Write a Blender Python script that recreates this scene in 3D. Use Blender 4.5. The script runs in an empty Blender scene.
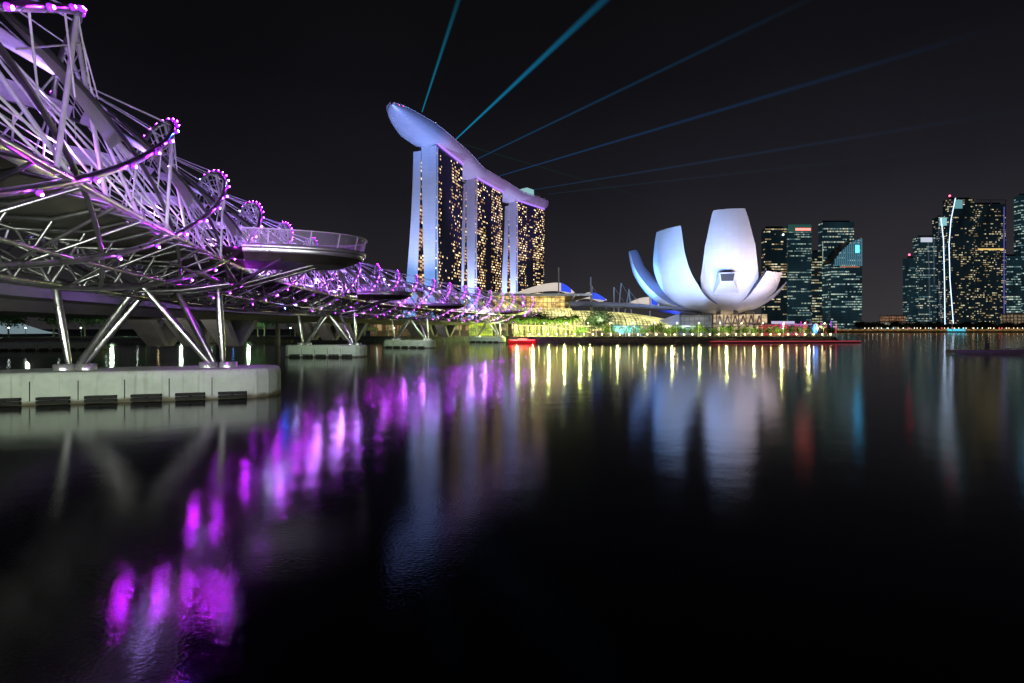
import bpy, math, random
import numpy as np
from mathutils import Vector
R = math.radians
SC = bpy.context.scene
COL = SC.collection
# ------------------------------------------------------------ camera, world, light, exposure
F, HY, CH = 512.0, 329.0, 5.0
cam = bpy.data.cameras.new('camera'); cam.lens = 18; cam.sensor_width = 36
cam.shift_y = -(341.5 - HY) / 1024.0
cam.clip_start = 0.2; cam.clip_end = 20000
co = bpy.data.objects.new('camera', cam); COL.objects.link(co)
co.location = (0, 0, CH); co.rotation_euler = (R(90), 0, 0); SC.camera = co
W = bpy.data.worlds.new('World'); SC.world = W; W.use_nodes = True
nt = W.node_tree; nt.nodes.clear()
def N(t, typ, **kw):
    n = t.nodes.new(typ)
    for k, v in kw.items(): setattr(n, k, v)
    return n
out = N(nt, 'ShaderNodeOutputWorld')
sky = N(nt, 'ShaderNodeTexSky', sky_type='NISHITA', sun_disc=False)
sky.sun_elevation = R(-8); sky.sun_rotation = R(200)
bg1 = N(nt, 'ShaderNodeBackground'); bg1.inputs[1].default_value = 0.05
nt.links.new(sky.outputs[0], bg1.inputs[0])
# the city glow: brighter towards the horizon and towards the business district
tc = N(nt, 'ShaderNodeTexCoord'); sp = N(nt, 'ShaderNodeSeparateXYZ'); nt.links.new(tc.outputs['Generated'], sp.inputs[0])
ramp = N(nt, 'ShaderNodeValToRGB'); nt.links.new(sp.outputs[2], ramp.inputs[0])
cr = ramp.color_ramp
cr.elements[0].position = 0.0; cr.elements[0].color = (0.041, 0.038, 0.041, 1)
cr.elements[1].position = 0.62; cr.elements[1].color = (0.0030, 0.0030, 0.0036, 1)
for p, c in ((0.12, (0.0235, 0.0220, 0.0265)), (0.25, (0.0115, 0.0110, 0.0150)), (0.42, (0.0055, 0.0055, 0.0075))):
    e = cr.elements.new(p); e.color = (*c, 1)
mr = N(nt, 'ShaderNodeMapRange'); mr.inputs[1].default_value = -0.75; mr.inputs[2].default_value = 0.8
mr.inputs[3].default_value = 0.55; mr.inputs[4].default_value = 1.18
nt.links.new(sp.outputs[0], mr.inputs[0])
bg2 = N(nt, 'ShaderNodeBackground'); nt.links.new(ramp.outputs[0], bg2.inputs[0]); nt.links.new(mr.outputs[0], bg2.inputs[1])
skn = N(nt, 'ShaderNodeTexNoise'); skn.inputs['Scale'].default_value = 2.2; skn.inputs['Detail'].default_value = 4; nt.links.new(tc.outputs['Generated'], skn.inputs[0])
skr = N(nt, 'ShaderNodeMapRange'); skr.inputs[1].default_value = 0.3; skr.inputs[2].default_value = 0.7; skr.inputs[3].default_value = 0.82; skr.inputs[4].default_value = 1.18; nt.links.new(skn.outputs[0], skr.inputs[0])
skm = N(nt, 'ShaderNodeMath', operation='MULTIPLY'); nt.links.new(mr.outputs[0], skm.inputs[0]); nt.links.new(skr.outputs[0], skm.inputs[1]); nt.links.new(skm.outputs[0], bg2.inputs[1])
add = N(nt, 'ShaderNodeAddShader'); nt.links.new(bg1.outputs[0], add.inputs[0]); nt.links.new(bg2.outputs[0], add.inputs[1])
nt.links.new(add.outputs[0], out.inputs[0])
sl = bpy.data.lights.new('fill_sun', 'SUN'); sl.energy = 0.012; sl.angle = R(2); sl.color = (0.8, 0.85, 1.0)  # faint cool fill added to lift the steel
so = bpy.data.objects.new('fill_sun', sl); COL.objects.link(so); so.rotation_euler = (R(48), R(12), R(20))
vs = SC.view_settings; vs.view_transform = 'Standard'; vs.look = 'None'; vs.exposure = 0; vs.gamma = 1; vs.use_curve_mapping = False
SC.cycles.use_denoising = True
SC.cycles.use_light_tree = True
SC.cycles.max_bounces = 5; SC.cycles.diffuse_bounces = 2; SC.cycles.glossy_bounces = 3
SC.cycles.transmission_bounces = 4; SC.cycles.transparent_max_bounces = 12; SC.cycles.volume_bounces = 0
SC.cycles.sample_clamp_indirect = 4.0
SC.cycles.volume_step_rate = 1.5; SC.cycles.volume_max_steps = 96

# ------------------------------------------------------------ helpers
def tag(o, label=None, cat=None, group=None, kind=None):
    if label: o['label'] = label
    if cat: o['category'] = cat
    if group: o['group'] = group
    if kind: o['kind'] = kind
    return o
def at(px, Y, py=None):
    x = (px - 512) / F * Y
    return (x, Y) if py is None else (x, Y, CH + (HY - py) / F * Y)
class MB:
    def __init__(s): s.v = []; s.f = []; s.uv = []; s.mi = []; s.sm = []
    def face(s, pts, uv=None, mi=0, smooth=False):
        b = len(s.v); s.v += [tuple(p) for p in pts]; s.f.append(tuple(range(b, b + len(pts))))
        s.uv.append(uv or [(0, 0)] * len(pts)); s.mi.append(mi); s.sm.append(smooth)
    def grid(s, rows, mi=0, smooth=True, uvs=None, closed=False):
        b = len(s.v); m = len(rows[0])
        for r in rows: s.v += [tuple(p) for p in r]
        for i in range(len(rows) - 1):
            for j in range(m if closed else m - 1):
                k = (j + 1) % m
                s.f.append((b + i*m + j, b + i*m + k, b + (i+1)*m + k, b + (i+1)*m + j))
                s.uv.append([uvs[i][j], uvs[i][k], uvs[i+1][k], uvs[i+1][j]] if uvs else [(0, 0)] * 4)
                s.mi.append(mi); s.sm.append(smooth)
    def quad(s, a, b, c, d, mi=0):   # a,b bottom, c,d top; uv in metres
        a, b, c, d = map(Vector, (a, b, c, d)); w = (b - a).length; h = (d - a).length
        s.face([a, b, c, d], [(0, 0), (w, 0), (w, h), (0, h)], mi)
    def prism(s, poly, z0, z1, mi=0, top=None, u0=0, bottom=True):
        n = len(poly); u = u0
        for i in range(n):
            a, b = poly[i], poly[(i + 1) % n]; w = math.hypot(b[0]-a[0], b[1]-a[1])
            s.face([(*a, z0), (*b, z0), (*b, z1), (*a, z1)], [(u, 0), (u + w, 0), (u + w, z1 - z0), (u, z1 - z0)], mi); u += w
        s.face([(*p, z1) for p in poly], [tuple(p) for p in poly], mi if top is None else top)
        if bottom: s.face([(*p, z0) for p in reversed(poly)], None, mi if top is None else top)
    def box(s, c, d, rz=0, mi=0):
        cs, sn = math.cos(rz), math.sin(rz); x, y, z = d[0]/2, d[1]/2, d[2]/2
        P = [(c[0] + a*cs - b*sn, c[1] + a*sn + b*cs) for a, b in ((-x, -y), (x, -y), (x, y), (-x, y))]
        s.prism(P, c[2] - z, c[2] + z, mi)
    def tube(s, pts, r, n=6, cap=True, mi=0):
        P = [Vector(p) for p in pts]; rows = []; up = None
        for i, p in enumerate(P):
            t = (P[min(i+1, len(P)-1)] - P[max(i-1, 0)]).normalized()
            if up is None: up = t.orthogonal().normalized()
            up = (up - t * up.dot(t))
            if up.length < 1e-6: up = t.orthogonal()
            up.normalize(); w = t.cross(up); rr = r[i] if isinstance(r, (list, tuple)) else r
            rows.append([p + (up * math.cos(2*math.pi*k/n) + w * math.sin(2*math.pi*k/n)) * rr for k in range(n)])
        s.grid(rows, mi, True, None, True)
        if cap:
            s.face(list(reversed(rows[0])), None, mi); s.face(rows[-1], None, mi)
    def sphere(s, c, r, nu=8, nv=5, mi=0, sq=1):
        rows = []
        for i in range(nv + 1):
            a = -math.pi/2 + math.pi * i / nv; q = max(math.cos(a), 0.02)
            rows.append([(c[0] + r*q*math.cos(2*math.pi*k/nu), c[1] + r*q*math.sin(2*math.pi*k/nu), c[2] + r*sq*math.sin(a)) for k in range(nu)])
        s.grid(rows, mi, True, None, True)
    def build(s, name, mats, parent=None, loc=None):
        me = bpy.data.meshes.new(name); me.from_pydata(s.v, [], s.f)
        if not isinstance(mats, (list, tuple)): mats = [mats]
        for m in mats: me.materials.append(m)
        uvl = me.uv_layers.new(name='UVMap'); flat = [c for f in s.uv for p in f for c in p]
        uvl.data.foreach_set('uv', flat)
        me.polygons.foreach_set('material_index', s.mi); me.polygons.foreach_set('use_smooth', s.sm); me.update()
        o = bpy.data.objects.new(name, me); COL.objects.link(o)
        if loc: o.location = loc
        if parent: o.parent = parent
        return o
def empty(name, label, cat, loc=(0, 0, 0), group=None):
    o = bpy.data.objects.new(name, None); o.empty_display_size = 0.5; COL.objects.link(o); o.location = loc
    return tag(o, label, cat, group)
def inv(root, p):   # world point -> root-local (roots are only translated)
    return (p[0] - root.location[0], p[1] - root.location[1], p[2] - root.location[2])
def relv(mb, loc):
    mb.v = [(a - loc[0], b - loc[1], c - loc[2]) for a, b, c in mb.v]; return mb
def copy_tree(o, parent=None):
    c = o.copy(); COL.objects.link(c)
    if parent: c.parent = parent
    for ch in list(o.children): copy_tree(ch, c)
    return c

# ------------------------------------------------------------ materials
def mat(name, col, rough=0.6, metal=0.0, ns=3.0, amt=0.25, emi=None, es=0.0, bump=0.0, alpha=None, rvar=0.1):
    m = bpy.data.materials.new(name); m.use_nodes = True; t = m.node_tree; b = t.nodes['Principled BSDF']
    tcn = N(t, 'ShaderNodeTexCoord'); no = N(t, 'ShaderNodeTexNoise'); no.inputs['Scale'].default_value = ns; no.inputs['Detail'].default_value = 5
    t.links.new(tcn.outputs['Object'], no.inputs['Vector'])
    mx = N(t, 'ShaderNodeMix', data_type='RGBA'); t.links.new(no.outputs[0], mx.inputs[0])
    mx.inputs[6].default_value = (*[c * (1 - amt) for c in col], 1); mx.inputs[7].default_value = (*[min(1, c * (1 + amt)) for c in col], 1)
    t.links.new(mx.outputs[2], b.inputs['Base Color'])
    mm = N(t, 'ShaderNodeMapRange'); t.links.new(no.outputs[0], mm.inputs[0]); mm.inputs[3].default_value = max(0, rough - rvar); mm.inputs[4].default_value = min(1, rough + rvar)
    t.links.new(mm.outputs[0], b.inputs['Roughness']); b.inputs['Metallic'].default_value = metal
    if emi: b.inputs['Emission Color'].default_value = (*emi, 1); b.inputs['Emission Strength'].default_value = es
    if bump:
        bn = N(t, 'ShaderNodeBump'); bn.inputs['Distance'].default_value = bump; t.links.new(no.outputs[0], bn.inputs['Height']); t.links.new(bn.outputs[0], b.inputs['Normal'])
    if alpha is not None: b.inputs['Alpha'].default_value = alpha
    return m
def emis(name, col, s):
    return mat(name, (0.1, 0.1, 0.1), 0.5, emi=col, es=s)
def math_n(t, op, a, b=None, c=None):
    n = N(t, 'ShaderNodeMath', operation=op)
    for i, x in enumerate((a, b, c)):
        if x is None: continue
        if isinstance(x, (int, float)): n.inputs[i].default_value = x
        else: t.links.new(x, n.inputs[i])
    return n.outputs[0]
def windows(name, base, cw, ch, lit, colA, colB, es, seed=0, run=0.3, runlen=5, band=None, fill=(0.12, 0.88, 0.3, 0.85), rough=0.15, zoneamt=0.35, glow=0.0, gcol=(0.10, 0.30, 0.42)):
    """glass wall with a grid of rooms, some of them lit (UV in metres)"""
    m = bpy.data.materials.new(name); m.use_nodes = True; t = m.node_tree; b = t.nodes['Principled BSDF']
    uv = N(t, 'ShaderNodeUVMap'); sx = N(t, 'ShaderNodeSeparateXYZ'); t.links.new(uv.outputs[0], sx.inputs[0])
    U, V = sx.outputs[0], sx.outputs[1]
    u = math_n(t, 'DIVIDE', U, cw); v = math_n(t, 'DIVIDE', V, ch)
    fu, fv = math_n(t, 'FLOOR', u), math_n(t, 'FLOOR', v)
    def wn(x, y, s):
        c = N(t, 'ShaderNodeCombineXYZ'); t.links.new(x, c.inputs[0]); t.links.new(y, c.inputs[1]); c.inputs[2].default_value = s
        w = N(t, 'ShaderNodeTexWhiteNoise'); t.links.new(c.outputs[0], w.inputs[0]); return w
    w1 = wn(fu, fv, seed); w2 = wn(math_n(t, 'FLOOR', math_n(t, 'DIVIDE', math_n(t, 'ADD', u, math_n(t, 'MULTIPLY', fv, 1.7)), runlen)), fv, seed + 7.5)
    score = math_n(t, 'ADD', math_n(t, 'MULTIPLY', w1.outputs[0], 1 - run), math_n(t, 'MULTIPLY', w2.outputs[0], run))
    no = N(t, 'ShaderNodeTexNoise'); no.inputs['Scale'].default_value = 0.035; no.inputs['Detail'].default_value = 2
    cc = N(t, 'ShaderNodeCombineXYZ'); t.links.new(U, cc.inputs[0]); t.links.new(math_n(t, 'MULTIPLY', V, 0.5), cc.inputs[1]); cc.inputs[2].default_value = seed * 3.1
    t.links.new(cc.outputs[0], no.inputs[0])
    score = math_n(t, 'ADD', score, math_n(t, 'MULTIPLY', math_n(t, 'SUBTRACT', no.outputs[0], 0.5), zoneamt * 2))
    if band:  # (u centre, half width): a dark stair and lift band
        d = math_n(t, 'ABSOLUTE', math_n(t, 'SUBTRACT', U, band[0]))
        score = math_n(t, 'SUBTRACT', score, math_n(t, 'MULTIPLY', math_n(t, 'LESS_THAN', d, band[1]), 0.32))
    on = math_n(t, 'GREATER_THAN', score, 1 - lit)
    ru, rv = math_n(t, 'FRACT', u), math_n(t, 'FRACT', v)
    mk = math_n(t, 'MULTIPLY', math_n(t, 'GREATER_THAN', ru, fill[0]), math_n(t, 'LESS_THAN', ru, fill[1]))
    mk = math_n(t, 'MULTIPLY', mk, math_n(t, 'MULTIPLY', math_n(t, 'GREATER_THAN', rv, fill[2]), math_n(t, 'LESS_THAN', rv, fill[3])))
    w3 = wn(fu, fv, seed + 31.3)
    mx = N(t, 'ShaderNodeMix', data_type='RGBA'); t.links.new(w3.outputs[0], mx.inputs[0]); mx.inputs[6].default_value = (*colA, 1); mx.inputs[7].default_value = (*colB, 1)
    st = math_n(t, 'MULTIPLY', math_n(t, 'MULTIPLY', on, mk), math_n(t, 'MULTIPLY', math_n(t, 'ADD', math_n(t, 'POWER', w3.outputs[0], 2), 0.25), es))
    if glow: st = math_n(t, 'ADD', st, math_n(t, 'MULTIPLY', no.outputs[0], glow))
    mg = N(t, 'ShaderNodeMix', data_type='RGBA'); t.links.new(math_n(t, 'MULTIPLY', on, mk), mg.inputs[0]); mg.inputs[6].default_value = (*gcol, 1); t.links.new(mx.outputs[2], mg.inputs[7])
    t.links.new((mg if glow else mx).outputs[2], b.inputs['Emission Color']); t.links.new(st, b.inputs['Emission Strength'])
    mb_ = N(t, 'ShaderNodeMix', data_type='RGBA'); t.links.new(mk, mb_.inputs[0]); mb_.inputs[6].default_value = (*base, 1); mb_.inputs[7].default_value = (*[c * 0.35 for c in base], 1)
    t.links.new(mb_.outputs[2], b.inputs['Base Color']); b.inputs['Roughness'].default_value = rough
    return m
def litglass(name, colA, colB, es, gu, gv, line=0.12, seed=0):
    """lit hall behind gridded glass"""
    m = bpy.data.materials.new(name); m.use_nodes = True; t = m.node_tree; b = t.nodes['Principled BSDF']
    uv = N(t, 'ShaderNodeUVMap'); sx = N(t, 'ShaderNodeSeparateXYZ'); t.links.new(uv.outputs[0], sx.inputs[0])
    ru = math_n(t, 'FRACT', math_n(t, 'DIVIDE', sx.outputs[0], gu)); rv = math_n(t, 'FRACT', math_n(t, 'DIVIDE', sx.outputs[1], gv))
    mk = math_n(t, 'MULTIPLY', math_n(t, 'GREATER_THAN', ru, line), math_n(t, 'GREATER_THAN', rv, line))
    no = N(t, 'ShaderNodeTexNoise'); no.inputs['Scale'].default_value = 0.22; no.inputs['Detail'].default_value = 5; no.inputs['Roughness'].default_value = 0.65
    c = N(t, 'ShaderNodeCombineXYZ'); t.links.new(sx.outputs[0], c.inputs[0]); t.links.new(math_n(t, 'MULTIPLY', sx.outputs[1], 2.0), c.inputs[1]); c.inputs[2].default_value = seed
    t.links.new(c.outputs[0], no.inputs[0])
    rp = N(t, 'ShaderNodeMapRange'); t.links.new(no.outputs[0], rp.inputs[0]); rp.inputs[1].default_value = 0.3; rp.inputs[2].default_value = 0.72; rp.inputs[3].default_value = 0.12; rp.inputs[4].default_value = 1.5
    mx = N(t, 'ShaderNodeMix', data_type='RGBA'); t.links.new(no.outputs[0], mx.inputs[0]); mx.inputs[6].default_value = (*colA, 1); mx.inputs[7].default_value = (*colB, 1)
    t.links.new(mx.outputs[2], b.inputs['Emission Color'])
    t.links.new(math_n(t, 'MULTIPLY', math_n(t, 'ADD', math_n(t, 'MULTIPLY', mk, 0.8), 0.2), math_n(t, 'MULTIPLY', rp.outputs[0], es)), b.inputs['Emission Strength'])
    b.inputs['Base Color'].default_value = (0.05, 0.05, 0.05, 1); b.inputs['Roughness'].default_value = 0.3
    return m
M = {}
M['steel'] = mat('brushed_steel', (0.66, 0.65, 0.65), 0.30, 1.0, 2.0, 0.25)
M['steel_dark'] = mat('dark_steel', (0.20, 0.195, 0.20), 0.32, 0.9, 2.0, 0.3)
M['rod'] = mat('steel_rod', (0.80, 0.79, 0.80), 0.5, 0.15, 3.0, 0.2)
M['deck'] = mat('deck_grey', (0.10, 0.10, 0.105), 0.6, 0.0, 1.0, 0.4)
M['soffit'] = mat('deck_soffit', (0.085, 0.08, 0.06), 0.45, 0.5, 0.7, 0.6)
M['canopy'] = mat('fritted_canopy', (0.68, 0.64, 0.72), 0.5, 0.0, 4, 0.3)
M['fascia'] = mat('polished_fascia', (0.62, 0.62, 0.64), 0.3, 0.75, 1.2, 0.2, bump=0.02)
M['concrete'] = mat('pale_concrete', (0.36, 0.40, 0.35), 0.8, 0.0, 1.3, 0.28, bump=0.04)
M['concrete_grey'] = mat('grey_concrete', (0.22, 0.21, 0.21), 0.85, 0.0, 0.5, 0.35, bump=0.03)
M['rubber'] = mat('black_rubber', (0.008, 0.008, 0.008), 0.9)
M['white'] = mat('white_panel', (0.78, 0.78, 0.80), 0.5, 0.0, 0.25, 0.06)
M['endwall'] = mat('tower_end_wall', (0.78, 0.78, 0.80), 0.55, 0.0, 0.06, 0.10)
M['hull'] = mat('silver_hull', (0.62, 0.60, 0.64), 0.42, 0.25, 0.05, 0.12)
M['dark'] = mat('dark_cladding', (0.04, 0.04, 0.045), 0.5)
M['roofgrey'] = mat('grey_roof', (0.36, 0.38, 0.44), 0.5, 0.1)
M['tent'] = mat('white_membrane', (0.8, 0.78, 0.75), 0.6)
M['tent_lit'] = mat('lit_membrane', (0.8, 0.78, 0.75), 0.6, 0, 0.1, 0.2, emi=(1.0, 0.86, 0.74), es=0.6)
M['leaf'] = mat('leaf_green', (0.06, 0.11, 0.03), 0.55, 0, 1.5, 0.6)
M['leaf_dark'] = mat('leaf_dark_green', (0.025, 0.05, 0.02), 0.6, 0, 1.5, 0.6)
M['bark'] = mat('bark', (0.14, 0.11, 0.08), 0.9, 0, 6, 0.4)
M['paving'] = mat('granite_paving', (0.20, 0.19, 0.18), 0.8, 0, 0.8, 0.3)
M['ground'] = mat('ground_cover', (0.05, 0.055, 0.045), 0.9, 0, 0.1, 0.4)
M['jetty'] = mat('jetty_deck', (0.09, 0.07, 0.10), 0.7, 0, 1.0, 0.4)
M['led'] = emis('purple_led', (0.52, 0.012, 1.0), 3400)
M['led_top'] = emis('purple_led_upper', (0.5, 0.02, 1.0), 330)
M['led_halo'] = emis('purple_halo', (0.40, 0.012, 1.0), 1.3)  # glowing shell added round each LED to imitate its glare
M['led_far'] = emis('purple_led_far', (0.5, 0.012, 1.0), 1700)
M['led_white'] = emis('white_led', (0.45, 0.45, 1.0), 1300)
M['led_blue'] = emis('blue_led', (0.03, 0.10, 1.0), 1600)
M['strip_purple'] = emis('purple_strip', (0.36, 0.16, 1.0), 1.6)
M['lamp_warm'] = emis('warm_lamp', (1.0, 0.78, 0.36), 75)
M['lamp_white'] = emis('white_lamp', (0.9, 1.0, 0.95), 60)
M['red_trail'] = emis('red_trail', (1.0, 0.10, 0.14), 0.5)
M['red_lamp'] = emis('red_lamp', (1.0, 0.03, 0.05), 14)

def stain(m, zt):
    t = m.node_tree; b = t.nodes['Principled BSDF']; src = b.inputs['Base Color'].links[0].from_socket
    g = N(t, 'ShaderNodeNewGeometry'); sz = N(t, 'ShaderNodeSeparateXYZ'); t.links.new(g.outputs['Position'], sz.inputs[0])
    no = N(t, 'ShaderNodeTexNoise'); no.inputs['Scale'].default_value = 1.1; no.inputs['Detail'].default_value = 6; t.links.new(g.outputs['Position'], no.inputs[0])
    d = math_n(t, 'SUBTRACT', math_n(t, 'ADD', zt, math_n(t, 'MULTIPLY', no.outputs[0], 0.5)), sz.outputs[2])
    mr_ = N(t, 'ShaderNodeMapRange'); t.links.new(d, mr_.inputs[0]); mr_.inputs[1].default_value = 0.0; mr_.inputs[2].default_value = 0.25
    mx = N(t, 'ShaderNodeMix', data_type='RGBA'); t.links.new(mr_.outputs[0], mx.inputs[0]); t.links.new(src, mx.inputs[6]); mx.inputs[7].default_value = (0.09, 0.08, 0.045, 1)
    # vertical rust and rain runs
    mp = N(t, 'ShaderNodeMapping'); mp.inputs['Scale'].default_value = (2.2, 2.2, 0.12); t.links.new(g.outputs['Position'], mp.inputs[0]); n2 = N(t, 'ShaderNodeTexNoise'); n2.inputs['Scale'].default_value = 1.5; n2.inputs['Detail'].default_value = 4; t.links.new(mp.outputs[0], n2.inputs[0])
    m2 = N(t, 'ShaderNodeMapRange'); t.links.new(n2.outputs[0], m2.inputs[0]); m2.inputs[1].default_value = 0.55; m2.inputs[2].default_value = 0.75; m2.inputs[4].default_value = 0.5
    mx2 = N(t, 'ShaderNodeMix', data_type='RGBA'); t.links.new(m2.outputs[0], mx2.inputs[0]); t.links.new(mx.outputs[2], mx2.inputs[6]); mx2.inputs[7].default_value = (0.16, 0.15, 0.12, 1); t.links.new(mx2.outputs[2], b.inputs['Base Color'])
def seams(m, gu, gv, w=0.06, dark=0.72):
    t = m.node_tree; b = t.nodes['Principled BSDF']; src = b.inputs['Base Color'].links[0].from_socket
    uv = N(t, 'ShaderNodeUVMap'); sx = N(t, 'ShaderNodeSeparateXYZ'); t.links.new(uv.outputs[0], sx.inputs[0])
    u = math_n(t, 'DIVIDE', sx.outputs[0], gu); v = math_n(t, 'DIVIDE', sx.outputs[1], gv)
    k = math_n(t, 'MAXIMUM', math_n(t, 'LESS_THAN', math_n(t, 'FRACT', u), w), math_n(t, 'LESS_THAN', math_n(t, 'FRACT', v), w))
    c = N(t, 'ShaderNodeCombineXYZ'); t.links.new(math_n(t, 'FLOOR', u), c.inputs[0]); t.links.new(math_n(t, 'FLOOR', v), c.inputs[1]); wn_ = N(t, 'ShaderNodeTexWhiteNoise'); t.links.new(c.outputs[0], wn_.inputs[0])
    f = math_n(t, 'SUBTRACT', math_n(t, 'ADD', 0.95, math_n(t, 'MULTIPLY', wn_.outputs[0], 0.05)), math_n(t, 'MULTIPLY', k, 1 - dark))
    mx = N(t, 'ShaderNodeMix', data_type='RGBA', blend_type='MULTIPLY'); mx.inputs[0].default_value = 1; t.links.new(src, mx.inputs[6]); cc = N(t, 'ShaderNodeCombineXYZ')
    for i_ in range(3): t.links.new(f, cc.inputs[i_])
    t.links.new(cc.outputs[0], mx.inputs[7]); t.links.new(mx.outputs[2], b.inputs['Base Color'])
stain(M['concrete'], 0.12)
def water_mat():
    m = bpy.data.materials.new('bay_water'); m.use_nodes = True; t = m.node_tree; b = t.nodes['Principled BSDF']
    b.inputs['Base Color'].default_value = (0.0015, 0.0022, 0.0018, 1); b.inputs['IOR'].default_value = 1.333
    b.inputs['Roughness'].default_value = 0.085
    g = N(t, 'ShaderNodeNewGeometry'); mp = N(t, 'ShaderNodeMapping'); t.links.new(g.outputs['Position'], mp.inputs[0]); mp.inputs['Scale'].default_value = (1, 1.4, 1)
    n1 = N(t, 'ShaderNodeTexNoise'); n1.inputs['Scale'].default_value = 11; n1.inputs['Detail'].default_value = 3; t.links.new(mp.outputs[0], n1.inputs[0])
    n2 = N(t, 'ShaderNodeTexNoise'); n2.inputs['Scale'].default_value = 0.35; n2.inputs['Detail'].default_value = 2; t.links.new(mp.outputs[0], n2.inputs[0])
    h = math_n(t, 'ADD', math_n(t, 'MULTIPLY', n1.outputs[0], 0.008), math_n(t, 'MULTIPLY', n2.outputs[0], 0.03))
    bp = N(t, 'ShaderNodeBump'); bp.inputs['Strength'].default_value = 0.34; bp.inputs['Distance'].default_value = 1.0; t.links.new(h, bp.inputs['Height']); t.links.new(bp.outputs[0], b.inputs['Normal'])
    return m

# ------------------------------------------------------------ setting: water, land, promenade
mb = MB(); mb.face([(-7000, -1500, 0), (7000, -1500, 0), (7000, 9000, 0), (-7000, 9000, 0)])
tag(mb.build('water', water_mat()), kind='structure')
SHORE = [(-900, 120), (-170, 171), (-110, 192), (-62, 206), (-4, 208), (4, 186), (60, 184), (118, 188), (124, 196), (150, 330), (190, 520), (235, 690)]
FAR = [(235, 735), (520, 735), (1100, 735), (5000, 735)]
mb = MB(); mb.prism(SHORE + FAR + [(5000, 8000), (-5000, 8000), (-5000, 120)], -3, 1.9, 0)
tag(mb.build('ground', M['ground']), kind='structure')
mb = MB()
def offs(poly, d):   # strip inland
    return [(x + (0 if i not in (10,) else 0), y + d) for i, (x, y) in enumerate(poly)]
edge = SHORE[1:9]
rows = []
mb.grid([[(x, y + 0.05, 2.02) for x, y in edge], [(x, y + 17, 2.02) for x, y in edge]], smooth=False)
mb.grid([[(x, y - 0.15, 1.75) for x, y in edge], [(x, y - 0.15, 2.2) for x, y in edge], [(x, y + 0.35, 2.2) for x, y in edge], [(x, y + 0.35, 1.95) for x, y in edge]], smooth=False)
tag(mb.build('promenade', M['paving']), kind='structure')

m = MB(); rk = random.Random(2); rows = []
ex = np.array(edge); el = np.concatenate([[0], np.cumsum(np.hypot(*np.diff(ex, axis=0).T))])
for i in range(int(el[-1] / 0.7)):
    x, y = np.interp(i*0.7, el, ex[:, 0]), np.interp(i*0.7, el, ex[:, 1])
    rows.append([(x + rk.uniform(-.1, .1), y - 0.16 - d + rk.uniform(-.18, .18), z + rk.uniform(-.14, .14)) for d, z in ((0.05, 1.72), (0.5, 1.5), (1.0, 1.15), (1.5, 0.8), (2.1, 0.4), (2.7, -0.3))])
m.grid(rows, 0, False); tag(m.build('rock_bank', mat('bank_rock', (0.20, 0.21, 0.18), 0.9, 0, 1.5, 0.5)), kind='structure')
# ------------------------------------------------------------ the helix bridge
CP = np.array([(-11.7, -8), (-15.4, 2), (-18.4, 10), (-22.5, 22), (-25.6, 32), (-29.1, 45), (-31.8, 60), (-33.2, 75), (-33.7, 92), (-32.6, 110), (-29.3, 129), (-24.2, 149), (-18.2, 168), (-11.2, 188), (-3.4, 208), (5.5, 230), (9.5, 238)], float)
def catmull(P, n=30):
    o = []
    for i in range(len(P) - 1):
        a, b, c, d = P[max(i-1, 0)], P[i], P[i+1], P[min(i+2, len(P)-1)]
        for k in range(n):
            t = k / n
            o.append(0.5 * ((2*b) + (-a + c)*t + (2*a - 5*b + 4*c - d)*t*t + (-a + 3*b - 3*c + d)*t**3))
    o.append(P[-1]); return np.array(o)
CL = catmull(CP); SEG = np.hypot(*np.diff(CL, axis=0).T); AL = np.concatenate([[0], np.cumsum(SEG)]); LEN = AL[-1]
def cen(s):
    return np.array([np.interp(s, AL, CL[:, 0]), np.interp(s, AL, CL[:, 1])])
def fr(s):
    a, b = cen(max(s - 0.6, 0)), cen(min(s + 0.6, LEN)); t = (b - a) / np.linalg.norm(b - a)
    return cen(s), t, np.array([t[1], -t[0]])
def s_of_y(y): return float(np.interp(y, CL[:, 1], AL))
ZC, RO, RI, DZ = 13.35, 6.1, 5.0, 11.3
def hp(s, th, r, dz=0):
    c, t, n = fr(s); q = c + n * r * math.cos(th)
    return (q[0], q[1], ZC + dz + r * math.sin(th))
def hb(s, th, r): return hp(s, th, r, -1.05)
def lp(s, off, z):
    c, t, n = fr(s); q = c + n * off; return (q[0], q[1], z)
BR = empty('helix_bridge', 'curved footbridge of steel tubes wound in a double helix with purple lamps', 'footbridge', (-16.2, 12, 0))
BL = tuple(BR.location)
def bpart(mbx, name, m, parent=None): return relv(mbx, BL).build(name, m, parent or BR)
P_, NT = 68.8, 6
S0 = s_of_y(16.6)                       # where an outer tube crosses the near chord at -30 degrees
SB = s_of_y(31.5)
def thA(s, j): return R(-30) + 2*math.pi * (s - S0 - j * P_ / NT) / P_
def thB(s, j): return R(-30) - 2*math.pi * (s - SB - j * P_ / NT) / P_
def helix(thf, j, r, tr, name, m, step=0.8, n=8, s0=0.0, s1=None, dz=0):
    s1 = s1 or LEN; mbx = MB(); k = int((s1 - s0) / step)
    mbx.tube([hp(s0 + (s1 - s0) * i / k, thf(s0 + (s1 - s0) * i / k, j), r, dz) for i in range(k + 1)], tr, n)
    return bpart(mbx, name, m)
for j in range(NT):
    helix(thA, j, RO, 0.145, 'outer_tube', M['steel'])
    helix(thB, j, RI, 0.105, 'inner_tube', M['steel_dark'], dz=-1.05)
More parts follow.
